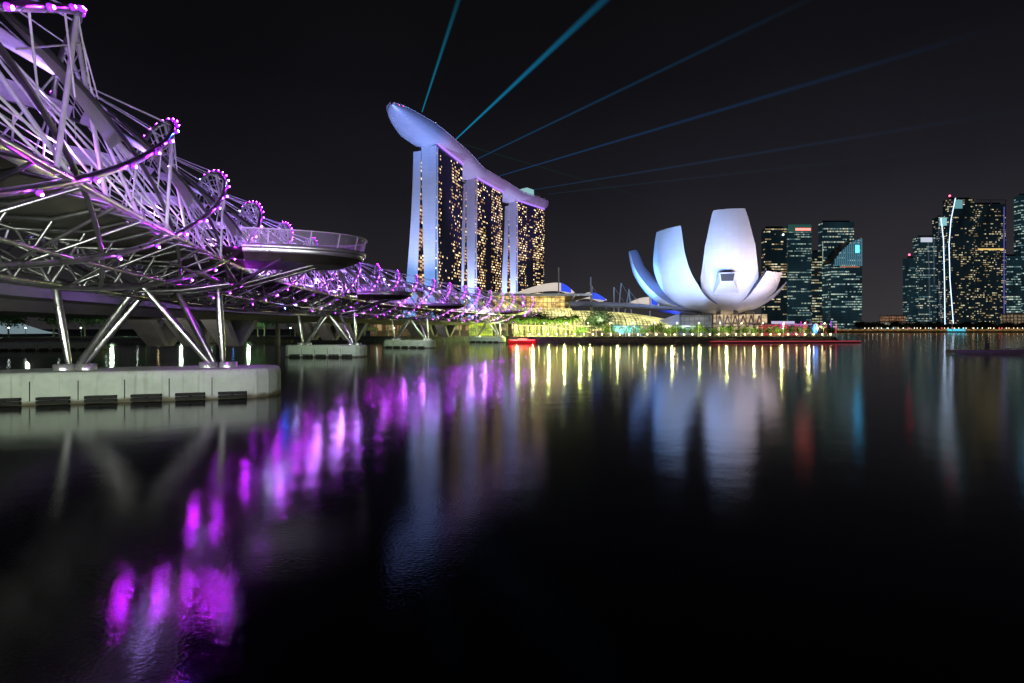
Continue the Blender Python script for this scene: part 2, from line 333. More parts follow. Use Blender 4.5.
for th, r, tr, m in ((R(-30), RO - 0.05, 0.14, 'steel'), (R(210), RO - 0.05, 0.14, 'steel'), (R(-90), RO - 0.1, 0.13, 'steel_dark'), (R(-60), RO - 0.1, 0.09, 'steel_dark'), (R(-120), RO - 0.1, 0.09, 'steel_dark')):
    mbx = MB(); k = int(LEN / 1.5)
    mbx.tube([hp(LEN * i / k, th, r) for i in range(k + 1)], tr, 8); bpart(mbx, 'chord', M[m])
# deck, soffit ribs, rails
k = int(LEN / 1.5); SS = [LEN * i / k for i in range(k + 1)]
mbx = MB(); mbx.grid([[lp(s, -3.3, DZ), lp(s, 3.3, DZ), lp(s, 3.3, DZ - 0.35), lp(s, 2.2, DZ - 0.75), lp(s, -2.2, DZ - 0.75), lp(s, -3.3, DZ - 0.35)] for s in SS], smooth=False, closed=True)
bpart(mbx, 'deck', M['soffit'])
for sg in (-1, 1):
    mbx = MB(); mbx.grid([[lp(s, sg*3.32, DZ - 0.4), lp(s, sg*3.5, DZ - 0.15), lp(s, sg*3.5, DZ + 0.12), lp(s, sg*3.32, DZ + 0.16)] for s in SS]); bpart(mbx, 'edge_fascia', M['fascia'])
    mbx = MB()
    for h in (0.4, 0.7, 1.0, 1.28): mbx.tube([lp(s, sg*3.4, DZ + h) for s in SS], 0.03 if h < 1.2 else 0.05, 5)
    for i in range(int(LEN / 2)): mbx.tube([lp(i*2 + 0.5, sg*3.4, DZ), lp(i*2 + 0.5, sg*3.45, DZ + 1.28)], 0.035, 5)
    bpart(mbx, 'handrail', M['rod'])
nrib = int(LEN / 3.2)
ribs = []
for i in range(nrib):
    s = 1.6 + i * 3.2; mbx = MB()
    mbx.tube([lp(s, -3.4, DZ - 0.5), lp(s, -1.5, DZ - 1.15), lp(s, 1.5, DZ - 1.15), lp(s, 3.4, DZ - 0.5)], 0.13, 6)
    mbx.tube([lp(s, -3.3, DZ - 0.6), hp(s, R(210), RO - 0.1)], 0.09, 6); mbx.tube([lp(s, 3.3, DZ - 0.6), hp(s, R(-30), RO - 0.1)], 0.09, 6)
    mbx.tube([lp(s, -1.5, DZ - 1.15), hp(s, R(-90), RO - 0.1)], 0.08, 6); mbx.tube([lp(s, 1.5, DZ - 1.15), hp(s, R(-90), RO - 0.1)], 0.08, 6)
    mbx.tube([hp(s, R(-30), RO - 0.1), hp(s + (1.6 if i % 2 else -1.6), R(-90), RO - 0.1)], 0.08, 6)
    mbx.tube([hp(s, R(210), RO - 0.1), hp(s + (1.6 if i % 2 else -1.6), R(-90), RO - 0.1)], 0.08, 6)
    bpart(mbx, 'cross_rib', M['steel_dark'])
# canopy: helical strips of fritted glass and mesh that follow the inner helix over the walkway
for q in range(-3, 22):
    for t0, t1 in ((18, 55), (58, 95), (98, 135)):
        mbx = MB(); ok = True; rows = []
        for a in range(9):
            th_d = t1 + (t0 - t1) * a / 8; s_ = SB + q * P_ / NT - P_ * (th_d + 30) / 360
            if s_ < 1 or s_ > LEN - 6: ok = False; break
            rows.append([hb(s_ - 0.25 - 0.62*b, R(th_d - 4*b), RI - 0.12) for b in range(4)])
        if not ok: continue
        mbx.grid(rows); mbx.grid([[(p[0], p[1], p[2] + 0.05) for p in r] for r in rows]); bpart(mbx, 'canopy_panel', M['canopy'])
# struts: from each outer tube down to the chords, fans from its crest to the next tube
fans, rods = [], []
for q in range(-3, 24):
    sA = lambda th: S0 + q * P_ / NT + P_ * (th + 30) / 360
    for th_c, tgt in ((38, (-30, -2.6)), (60, (-30, -2.8)), (80, (-30, -3.0)), (94, (-30, -0.5)), (96, (-30, 2.4)), (98, (-30, 5.4)), (99, (-30, 8.6)), (100, (-30, 12.0)), (98, (210, -2)), (112, (210, 1)), (130, (210, 3)), (150, (210, 2)), (98, (210, 6))):
        s1 = sA(th_c); s2 = s1 + tgt[1]
        if not (0.5 < s1 < LEN - 6 and 0.3 < s2 < LEN): continue
        fans.append((s1, hp(s1, R(th_c), RO), hp(s2, R(tgt[0]), RO - 0.05), 0.09 if tgt[0] < 0 and tgt[1] < 0 else 0.055))
    s1 = sA(98)
    for th2 in (-10, 12, 34, 56, 78, 98, 120, 145):      # fan of rods from the crest to the next tube
        s2 = sA(th2) + P_ / NT
        if 0.5 < s1 < LEN - 8 and 0.5 < s2 < LEN - 1: rods.append((s1, hp(s1, R(98), RO), hp(s2, R(th2), RO)))
    for th_c in range(-10, 190, 16):             # between the helices
        s1 = sA(th_c)
        for ds in (3.0,):
            if 0.5 < s1 < LEN - 4 and 0 < s1 + ds < LEN: rods.append((s1, hp(s1, R(th_c), RO), hb(s1 + ds, R(th_c - 4), RI)))
    for f in (0.3, 0.55, 0.78):                   # cables round the fan
        prev = None
        for th2 in (-10, 12, 34, 56, 78, 98, 120, 145):
            s2 = sA(th2) + P_ / NT
            if not (0.5 < s1 < LEN - 8 and 0.5 < s2 < LEN - 1): prev = None; continue
            a, b = Vector(hp(s1, R(98), RO)), Vector(hp(s2, R(th2), RO)); p = a.lerp(b, f)
            if prev is not None: rods.append((s1, prev, p))
            prev = p
fans.sort(key=lambda f: f[0] if f[0] > 10 else 200 + f[0])
rest = MB()
for i, (s_, a, b, r_) in enumerate(fans):
    if i < 98:
        mbx = MB(); mbx.tube([a, b], r_, 7); mbx.sphere(b, r_*1.7, 6, 4); bpart(mbx, 'strut', M['rod'])
    else: rest.tube([a, b], r_, 5)
tag(bpart(rest, 'strut', M['rod']), kind='stuff')
mbx = MB()
for s_, a, b in rods: mbx.tube([a, b], 0.036 if s_ < 60 else 0.055, 5, False)
tag(bpart(mbx, 'tie_rod', M['rod']), kind='stuff')
# lamps on the outer tubes
leds = []
for q in range(-3, 24):
    n = 0
    for th_d in (list(range(-50, 22, 12)) if q < 3 else list(range(-62, 22, 9))) + list(range(22, 136, 9)):
        s_ = S0 + q * P_ / NT + P_ * (th_d + 30) / 360; n += 1
        if s_ < 2 or s_ > LEN - 3: continue
        leds.append((s_, th_d, hp(s_, R(th_d), RO + 0.27), q, n))
leds.sort(key=lambda l: l[0])
far = MB(); cnt = 0
for (s_, th_d, p, q, n) in leds:
    Y = p[1]; vis = p[0] > -Y * 1.05 and Y > 8
    if vis and cnt < 100:
        cnt += 1
        m = M['led_white'] if (q * 17 + n * 5) % 19 == 0 else M['led_blue'] if (q * 13 + n * 7) % 23 == 3 else M['led'] if (th_d < 22 and (q < 3 or th_d in (-44, -26, -8))) else M['led_top']
        mbx = MB(); mbx.sphere(hp(s_, R(th_d), RO + 0.31), 0.05, 6, 4, 0); mbx.sphere(hp(s_, R(th_d), RO + 0.22), 0.11, 8, 5, 2)
        mbx.tube([hp(s_, R(th_d), RO + 0.1), hp(s_, R(th_d), RO + 0.17)], 0.09, 6, True, 1); bpart(mbx, 'lamp', [m, M['dark'], M['led_halo']])
    elif Y > 8: far.sphere(p, 0.075, 5, 3, 0 if th_d in (-44, -26, -8) else 2); far.sphere(hp(s_, R(th_d), RO + 0.2), 0.15, 5, 3, 1)
tag(bpart(far, 'lamp', [M['led_far'], M['led_halo'], M['led_top']]), kind='stuff')
# white-blue downlights under the canopy
mbx = MB()
for i in range(52):
    s = 4 + i * 4.6
    if s < LEN - 2: mbx.sphere(lp(s, 2.6 if i % 2 else -2.6, DZ + 0.25 if i % 3 else DZ + 5.0), 0.05 if s < 60 else 0.07, 6, 4)
bpart(mbx, 'downlight', emis('walkway_light', (0.42, 0.20, 1.0), 1300))

for i in range(17):   # added unseen purple fill points wash the inside of the tube every dozen metres
    s_ = 5 + i * 12
    for th_, R_, e_, c_ in ((-18, 3.9, 150, (0.60, 0.20, 1.0)), (62, 2.6, 170, (0.46, 0.30, 1.0))):
        l = bpy.data.lights.new('wash_fill', 'POINT'); l.energy = e_ * (2.4 if s_ < 60 else 5.0); l.color = c_; l.shadow_soft_size = 0.15
        o = bpy.data.objects.new('wash_fill', l); COL.objects.link(o); o.location = hp(s_ + (4 if th_ > 0 else 0), R(th_), R_)
# viewing pods and piers
PIERS = [(s_of_y(37.5), 'nearest'), (s_of_y(93), 'second'), (s_of_y(137), 'third'), (s_of_y(193), 'fourth')]
def pod(s):
    c, t, n = fr(s)
    def w(a, b, z): q = c + n * a + t * b; return (q[0], q[1], z)
    out_ = []
    K = 28; Lp, Wd = 15.6, 4.0
    for i in range(K + 1):
        a = -math.pi/2 + math.pi * i / K; e = 0.72
        out_.append((6.8 + (Lp - 6.8) * max(math.cos(a), 0) ** e, Wd * math.copysign(abs(math.sin(a)) ** 0.8, math.sin(a))))
    def ring(z, sc): return [w(6.8 + (a - 6.8) * sc, b * sc, z) for a, b in out_]
    fl = MB(); top = ring(DZ + 0.01, 1); bot = ring(DZ - 0.95, 0.80)
    top = [w(3.3, -3.4, DZ + 0.01)] + top + [w(3.3, 3.4, DZ + 0.01)]; b2 = [w(3.3, -3.2, DZ - 0.65)] + bot + [w(3.3, 3.2, DZ - 0.65)]; fl.face(top); fl.face(list(reversed(b2))); fl.grid([ring(DZ - 0.3, 0.985), bot]); P = bpart(fl, 'viewing_pod', M['soffit'])
    fs = MB(); fs.grid([ring(DZ - 0.34, 0.985), ring(DZ - 0.28, 1.0), ring(DZ - 0.03, 1.0)]); fs.grid([ring(DZ + 0.0, 1.01), ring(DZ + 0.04, 1.022), ring(DZ + 0.3, 1.022), ring(DZ + 0.33, 1.0)]); relv(fs, BL).build('pod_fascia', M['fascia'], P)
    gl = MB(); gl.grid([ring(DZ + 0.34, 1.0), ring(DZ + 1.42, 1.03)]); relv(gl, BL).build('glass_screen', M['glassrail'], P)
    rl = MB(); rl.tube(ring(DZ + 1.46, 1.032), 0.05, 6); relv(rl, BL).build('top_rail', M['rod'], P)
    for i in range(1, K, 3):
        ps = MB(); a0, a1 = ring(DZ + 0.3, 1.0)[i], ring(DZ + 1.45, 1.03)[i]; ps.tube([a0, a1], 0.06, 6); relv(ps, BL).build('post', M['rod'], P)
    r1, r2 = ring(DZ - 0.62, 0.8), ring(DZ - 0.62, 0.5)
    rb = MB(); rb.tube(r1, 0.1, 6); rb.tube(r2, 0.1, 6); relv(rb, BL).build('ring_beam', M['steel_dark'], P)
    for (b0, a1, b1, z1) in ((-1.2, 12.2, -1.0, DZ - 0.7), (-1.2, 9.5, -3.4, DZ - 0.7), (1.2, 12.2, 1.0, DZ - 0.7), (1.2, 9.5, 3.4, DZ - 0.7), (0, 5.0, -3.5, DZ - 0.6), (0, 5.0, 3.5, DZ - 0.6)):
        br = MB(); br.tube([w(5.6, b0, 8.5), w(a1, b1, z1)], 0.14, 8); relv(br, BL).build('bracket', M['steel_dark'], P)
    return P
gm = bpy.data.materials.new('screen_glass'); gm.use_nodes = True; _t = gm.node_tree; _b = _t.nodes['Principled BSDF']
_b.inputs['Base Color'].default_value = (0.7, 0.72, 0.75, 1); _b.inputs['Roughness'].default_value = 0.08; _b.inputs['Alpha'].default_value = 0.30
_n = N(_t, 'ShaderNodeTexNoise'); _n.inputs['Scale'].default_value = 0.8; _r = N(_t, 'ShaderNodeMapRange'); _r.inputs[3].default_value = 0.02; _r.inputs[4].default_value = 0.3; _t.links.new(_n.outputs[0], _r.inputs[0]); _t.links.new(_r.outputs[0], _b.inputs['Roughness'])
M['glassrail'] = gm
for s, nm in PIERS[:4]: pod(s + (4 if nm == 'nearest' else 0))

def capsule(cx, cy, ux, uy, L, Wd, k=8):
    vx, vy = -uy, ux; P = []
    for sg in (1, -1):
        for i in range(k + 1):
            a = -math.pi/2 + math.pi * i / k
            e = (L/2 - Wd/2) + Wd/2 * math.cos(a) ** 0.7 if i not in (0, k) else L/2 - Wd/2
            P.append((cx + sg*(ux*e + vx*Wd/2*math.sin(a)), cy + sg*(uy*e + vy*Wd/2*math.sin(a))))
    return P
def pile_cap(root, c, n, L, Wd, H, mname='concrete', bump_n=None, z0=-0.6):
    """rounded concrete cap cast in bays, with rubber fenders"""
    loc = tuple(root.location); pm = MB(); ux, uy = n
    sc_ = [(1.0, z0), (1.0, 0.25), (1.0, H - 0.55), (0.985, H - 0.28), (0.95, H - 0.1), (0.9, H)]
    base = capsule(c[0], c[1], ux, uy, L, Wd)
    def scl(P, k):
        d = (1 - k) * Wd / 2; r = []
        for x, y in P:
            a = (x - c[0])*ux + (y - c[1])*uy; b = -(x - c[0])*uy + (y - c[1])*ux
            a *= (L - 2*d) / L; b *= (Wd - 2*d) / Wd; r.append((c[0] + a*ux - b*uy, c[1] + a*uy + b*ux))
        return r
    rows = [[(x, y, z) for x, y in scl(base, k)] for k, z in sc_]
    pm.grid(rows, 0, False, None, True); pm.face(rows[-1])
    relv(pm, loc).build('pile_cap', M[mname], root)
    nb = max(3, round(L / 3.0))
    fm = []
    for i in range(nb):
        a = -L/2 + Wd*0.28 + (L - Wd*0.56) * (i + 0.0) / nb
        for sg in (-1, 1):
            if i:
                x, y = c[0] + ux*a - sg*uy*(-Wd/2 - 0.004), c[1] + uy*a + sg*ux*(-Wd/2 - 0.004)
                jm = MB(); jm.box((x, y, H/2 - 0.15), (0.05, 0.03, H - 0.8), math.atan2(uy, ux)); relv(jm, loc).build('joint', M['rubber'], root)
            ac = a + (L - Wd*0.56) / nb / 2
            if sg == 1 or True:
                x, y = c[0] + ux*ac + sg*uy*(Wd/2 + 0.12), c[1] + uy*ac - sg*ux*(Wd/2 + 0.12)
                fm.append((x, y))
    for x, y in fm:
        f = MB(); f.box((x, y, 0.42), (1.8, 0.26, 0.19), math.atan2(uy, ux)); f.box((x, y, 0.17), (1.8, 0.26, 0.19), math.atan2(uy, ux))
        f.box((x, y, 0.31), (0.15, 0.16, 0.3), math.atan2(uy, ux)); relv(f, loc).build('fender', M['rubber'], root)
for s, nm in PIERS:
    c, t, n = fr(s); H = 2.1
    lab = {'nearest': 'largest and nearest pier of steel legs on a pale concrete cap with black fenders', 'second': 'second footbridge pier, slim steel legs on a pale cap before the road bridge',
           'third': 'third footbridge pier, small pale cap at the dark gap before the shore', 'fourth': 'farthest footbridge pier beside the quay near the red boat'}[nm]
    root = empty('bridge_pier', lab, 'bridge pier', (c[0], c[1], 0), 'piers under the footbridge')
    L = 18.9 if nm == 'nearest' else 14.5
    cc = c
    pile_cap(root, cc, n, L, 5.2, H)
    def w(a, b, z): q = c + n * a + t * b; return (q[0], q[1], z)
    loc = tuple(root.location)
    for a in (-4.1, 5.0):
        rm = MB(); k = 16
        for dx in (-0.6, 0.75):
            x, y, _ = w(a + dx, 0, 0)
            rows = [[(x + r*math.cos(2*math.pi*i/k), y + r*math.sin(2*math.pi*i/k), z) for i in range(k)] for r, z in ((0.62, H), (0.62, H + 0.38), (0.5, H + 0.42))]
            rm.grid(rows, 0, True, None, True); rm.face(rows[-1])
        relv(rm, loc).build('base_ring', M['fascia'], root)
    r = 0.23
    legs = [((-4.4, 0), (-5.2, 0)), ((-3.7, -.4), (0.3, -1.3)), ((-3.7, .4), (0.0, 1.3)), ((4.6, -.4), (0.6, -1.3)), ((4.7, .4), (1.8, 1.3)), ((5.4, 0), (5.1, 0))]
    for (a0, b0), (a1, b1) in legs:
        lg = MB(); p0, p1 = Vector(w(a0, b0, H + 0.3)), Vector(w(a1, b1, 8.05))
        lg.tube([p0, p0.lerp(p1, 0.08), p0.lerp(p1, 0.5), p0.lerp(p1, 0.93), p1], [r*0.6, r*0.9, r*1.15, r*0.95, r*0.7], 10); relv(lg, loc).build('leg', M['steel'], root)
    cb = MB()
    for b0 in (-1.3, 1.3):
        cb.tube([w(-6.0, b0*0.3, 8.0), w(-3, b0, 7.75), w(0, b0, 7.65), w(3, b0, 7.8), w(6.0, b0*0.5, 8.4)], 0.16, 8)
    for b0 in (-6, 6): cb.tube([w(-5.9, 0, 8.1), w(-3.8, b0, 9.25)], 0.11, 6); cb.tube([w(5.7, 0, 8.3), w(3.8, b0, 9.25)], 0.11, 6); cb.tube([w(0, b0, 7.8), w(-5.9, 0, 8.05)], 0.09, 6); cb.tube([w(0, b0, 7.8), w(5.5, 0, 8.3)], 0.09, 6)
    cb.tube([w(-5.9, 0, 8.05), w(-5.4, 0, 9.5), w(-5.2, 0, 11.5), w(-4.9, 0, 13)], 0.16, 8)
    cb.tube([w(5.6, 0, 8.3), w(4.0, 0, 9.3), w(3.4, 0, 10.8)], 0.14, 8)
    relv(cb, loc).build('cross_beam', M['steel_dark'], root)

# ------------------------------------------------------------ road bridge behind the footbridge
RB = empty('road_bridge', 'long grey concrete road bridge on splayed piers behind the footbridge', 'road bridge', (-60, 90, 0)); loc = tuple(RB.location)
mbx = MB(); ss = [LEN * i / 60 for i in range(61)]
mbx.grid([[lp(s, -12.2, 8.7), lp(s, -12.2, 7.75), lp(s, -13.5, 7.55), lp(s, -15.5, 6.6), lp(s, -32, 6.6), lp(s, -36, 7.6), lp(s, -36, 8.7), lp(s, -35.6, 8.7), lp(s, -35.6, 7.9), lp(s, -12.6, 7.9), lp(s, -12.6, 8.7)] for s in ss], smooth=False, closed=True)
relv(mbx, loc).build('deck', M['concrete_grey'], RB)
for s in (s_of_y(37.5), s_of_y(93), s_of_y(137), s_of_y(193)):
    c, t, n = fr(s)
    def w(a, b, z): q = c + n * a + t * b; return (q[0], q[1], z)
    pr = empty('pier', None, None, (0, 0, 0)); pr.parent = RB; pr.location = (-loc[0], -loc[1], 0)
    for a in (-17.5, -24, -30.5):
        pm = MB()
        for sg in (-1, 1):
            pts0 = [w(a - 1.6, sg*0.6 - 0.6, 1.9), w(a + 1.6, sg*0.6 - 0.6, 1.9), w(a + 1.6, sg*0.6 + 0.6, 1.9), w(a - 1.6, sg*0.6 + 0.6, 1.9)]
            pts1 = [w(a - 2.1, sg*5.0 - 0.9, 6.7), w(a + 2.1, sg*5.0 - 0.9, 6.7), w(a + 2.1, sg*5.0 + 0.9, 6.7), w(a - 2.1, sg*5.0 + 0.9, 6.7)]
            pm.grid([pts0, pts1], 0, False, None, True)
        pm.build('splayed_leg', M['concrete_grey'], pr)
    pile_cap(pr, c - n*24, n, 24, 6, 1.95, 'concrete')
# ------------------------------------------------------------ hotel towers and roof park
seams(M['endwall'], 9.0, 3.5, 0.12, 0.93)
wm = [windows('tower_window_wall_%s' % k, (0.030, 0.026, 0.055), 2.7, 3.4, l, (1.0, 0.52, 0.15), (1.0, 0.80, 0.48), 2.5, sd, 0.25, 3, b, (0.15, 0.85, 0.3, 0.8), zoneamt=0.36, glow=0.07, gcol=(0.13, 0.13, 0.34))
      for k, l, sd, b in (('near', 0.38, 3, (26, 13)), ('middle', 0.47, 11, (36, 8)), ('far', 0.50, 23, (34, 9)))]
atr = windows('atrium_wall', (0.03, 0.025, 0.02), 4, 4, 0.6, (1.0, 0.35, 0.12), (1.0, 0.75, 0.4), 1.6, 9, 0.6, 6)
TW = [((-75.4, 515), (-55.5, 580), 'near', 190), ((-44.3, 630), (-12.3, 699), 'middle', 190), ((7.0, 742), (51, 798), 'far', 190)]
labs = ['nearest hotel tower, with two blue-lit splayed legs and the long roof prow above', 'middle hotel tower of the three under the roof park', 'farthest hotel tower, right end of the three, golden lit windows']
SKYC = []
for ti, (a, b, nm, zt) in enumerate(TW):
    a = np.array(a, float); b = np.array(b, float); D = (b - a) / np.linalg.norm(b - a); U = np.array([-D[1], D[0]]); L = np.linalg.norm(b - a)
    root = empty('hotel_tower', labs[ti], 'hotel tower', (a[0], a[1], 0), 'three hotel towers under one roof park'); loc = tuple(root.location)
    def w(d, u, z): q = a + D*d + U*u; return (q[0], q[1], z)
    zs = [2 + (zt - 2) * i / 16 for i in range(17)]
    ft, fb, rt, rb, lt, lb = ((17.5, 13.8, 17.8, 22.5, 26.5, 36), (14, 11.5, 14.3, 18, 18, 27), (14.7, 11, 14.9, 19.5, 22, 33))[ti]
    def prof(z):
        k = (190.0 - z) / 150.0
        return (0.5 + 1.6*k, ft - (ft - fb)*k**1.3), (rt + (rb - rt)*k**1.5, lt + (lb - lt)*k**1.7)
    for si, nm2 in ((0, 'front_slab'), (1, 'rear_slab')):
        m = MB(); zt2 = zt if si == 0 else zt - 4
        zz = [2 + (zt2 - 2) * i / 16 for i in range(17)]
        for e, d in ((0, 0), (1, L)):
            m.grid([[w(d, prof(z)[si][0], z), w(d, prof(z)[si][1], z)] for z in zz], 0, False, [[(prof(z)[si][0] + 10, z), (prof(z)[si][1] + 10, z)] for z in zz])
        m.grid([[w(0, prof(z)[si][0], z), w(L, prof(z)[si][0], z)] for z in zz], 1 if si == 0 else 2, False, [[(0, z), (L, z)] for z in zz])
        m.grid([[w(0, prof(z)[si][1], z), w(L, prof(z)[si][1], z)] for z in zz], 2 if si == 0 else 1, False, [[(0, z), (L, z)] for z in zz])
        m.face([w(0, prof(zt2)[si][0], zt2), w(L, prof(zt2)[si][0], zt2), w(L, prof(zt2)[si][1], zt2), w(0, prof(zt2)[si][1], zt2)])
        relv(m, loc).build(nm2, [M['endwall'], wm[ti], atr], root)
    m = MB(); m.box((*(a + D*(1.2) + U*0.2), 95), (0.8, 1.6, 186), math.atan2(D[1], D[0])); relv(m, loc).build('edge_fin', M['white'], root)
    m = MB(); m.quad(w(7, 14, 2), w(7, 21, 2), w(7, 19, 150), w(7, 16, 150)); relv(m, loc).build('atrium', atr, root)
    m = MB(); m.box((*(a + D*L/2 + U*10), zt + 1.2), (L*0.93, 15, 2.8), math.atan2(D[1], D[0])); relv(m, loc).build('roof_plant', M['dark'], root)
    m = MB(); m.tube([w(2, -0.8, zt + 1.2), w(L - 2, -0.8, zt + 1.2)], 1.0, 6); relv(m, loc).build('light_strip', M['strip_purple'], root)
    SKYC += [a + D*2 + U*11, a + D*(L*0.5) + U*11, a + D*(L - 2) + U*11]
tip = np.array([-105, 447])
SKC = catmull(np.array([tip, np.array([-101, 468]), np.array([-93, 498])] + SKYC + [np.array([52, 822])]), 8)
SG = np.concatenate([[0], np.cumsum(np.hypot(*np.diff(SKC, axis=0).T))]); SL = SG[-1]
SK = empty('roof_park', 'long boat-shaped roof park across the three hotel towers, lit blue and lilac', 'roof park', (-44, 630, 191))
loc = tuple(SK.location)
def sk(s):
    p = np.array([np.interp(s, SG, SKC[:, 0]), np.interp(s, SG, SKC[:, 1])])
    q = np.array([np.interp(min(s+2, SL), SG, SKC[:, 0]), np.interp(min(s+2, SL), SG, SKC[:, 1])]); r = np.array([np.interp(max(s-2, 0), SG, SKC[:, 0]), np.interp(max(s-2, 0), SG, SKC[:, 1])])
    t = (q - r) / np.linalg.norm(q - r); return p, t, np.array([t[1], -t[0]])
rows = []; tops = []
for i in range(61):
    s = SL * i / 60; p, t, n = sk(s); f = s / SL
    wd = 20.5 * min(1, (max(f, 0.0004) / 0.13) ** 0.5) * min(1, (max(1 - f, 0.0008) / 0.07) ** 0.5)
    dp = 12.0 * min(1, (max(f, 0.0004) / 0.14) ** 0.45) * min(1, (max(1 - f, 0.002) / 0.06) ** 0.5)
    r = []
    for k in range(13):
        a = math.pi * k / 12
        r.append((*(p + n*wd*math.cos(a)), 202 - dp * abs(math.sin(a)) ** 0.75))
    rows.append(r); tops.append([(*(p + n*wd), 202), (*(p - n*wd), 202)])
m = MB(); m.grid(rows); relv(m, loc).build('hull', M['hull'], SK)
m = MB(); m.grid([[(x[0], x[1], 202.02) for x in t] for t in tops], 0, False); relv(m, loc).build('roof_deck', M['deck'], SK)
m = MB()
for e in (0, 1): m.tube([(t[e][0], t[e][1], 203) for t in tops], 0.6, 5)
relv(m, loc).build('parapet', M['hull'], SK)
def skbox(f0, f1, off, wd, z0, z1, name, mt):
    p0, t0, n0 = sk(SL*f0); p1, t1, n1 = sk(SL*f1); m = MB()
    m.prism([tuple(p0 + n0*(off + wd)), tuple(p1 + n1*(off + wd)), tuple(p1 + n1*(off - wd)), tuple(p0 + n0*(off - wd))], z0, z1); relv(m, loc).build(name, mt, SK)
skbox(0.235, 0.30, 2, 8, 202, 209, 'restaurant', M['roofgrey'])
skbox(0.24, 0.295, 10.2, 0.3, 203, 206, 'restaurant_window', emis('cafe_light', (0.9, 0.7, 0.6), 0.5))
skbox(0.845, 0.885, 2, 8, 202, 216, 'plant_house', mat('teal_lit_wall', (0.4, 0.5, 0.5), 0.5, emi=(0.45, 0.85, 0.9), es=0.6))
skbox(0.886, 0.925, 2, 8, 202, 213, 'plant_house', M['roofgrey'])
skbox(0.90, 0.955, 10, 3, 202, 205, 'pavilion', mat('lit_pavilion', (0.4, 0.4, 0.4), 0.5, emi=(1.0, 0.75, 0.6), es=0.5))
m = MB(); rg = random.Random(5)
for i in range(90):
    f = rg.uniform(0.03, 0.97); p, t, n = sk(SL*f); wd = 14*min(1, (f/0.2)**0.5)*min(1, ((1-f)/0.07)**0.5)
    q = p + n*rg.uniform(-wd, wd); h = rg.uniform(2, 4.5); m.tube([(*q, 202), (*q, 202 + h*0.6)], 0.2, 4)
    m.sphere((*q, 202 + h*0.7), h*0.4, 6, 4)
relv(m, loc).build('roof_garden', M['leaf_dark'], SK)
m = MB()
for f, off in ((0.012, 0), (0.02, 3.5), (0.028, 6), (0.016, -3)):
    p, t, n = sk(SL*f); m.sphere((*(p + n*off), 203.6), 0.5, 6, 4)
relv(m, loc).build('beacon', M['red_lamp'], SK)
m = MB()
for f in (0.13, 0.33, 0.52, 0.7):
    p, t, n = sk(SL*f); m.sphere((*(p + n*20), 203.6), 0.45, 6, 4)
relv(m, loc).build('deck_lamp', emis('deck_lamp', (1, 0.95, 0.9), 5), SK)

def spot(loc_, target, col, power, size=60, rad=1.0, blend=0.6, name='flood_or_fill'):  # serves building floodlights and added fill spots
    l = bpy.data.lights.new(name, 'SPOT'); l.energy = power; l.color = col; l.spot_size = R(size); l.spot_blend = blend; l.shadow_soft_size = rad
    o = bpy.data.objects.new(name, l); COL.objects.link(o); o.location = loc_
    o.rotation_euler = (Vector(target) - Vector(loc_)).to_track_quat('-Z', 'Y').to_euler(); return o
BLUE = (0.22, 0.38, 1.0)
for ti, (a, b, nm, zt) in enumerate(TW):
    a = np.array(a); b = np.array(b); D = (b-a)/np.linalg.norm(b-a); U = np.array([-D[1], D[0]])
    dd = (80, 34, 40)[ti]
    g = a - D*dd + U*12
    spot((g[0], g[1], 4), (a[0] + U[0]*14, a[1] + U[1]*14, 60), (0.22, 0.44, 1.0), (500000, 250000, 320000)[ti], 95)
    spot((g[0], g[1], 5), (a[0] + U[0]*14, a[1] + U[1]*14, 170), (0.50, 0.54, 1.0), (850000, 720000, 800000)[ti], 60)
spot((-70, 420, 6), (-98, 478, 192), (0.12, 0.28, 1.0), 1500000, 34)
spot((40, 560, 12), (-60, 590, 196), (0.60, 0.38, 0.95), 1100000, 50)
spot((90, 640, 12), (10, 730, 198), (0.60, 0.38, 0.95), 1300000, 55)

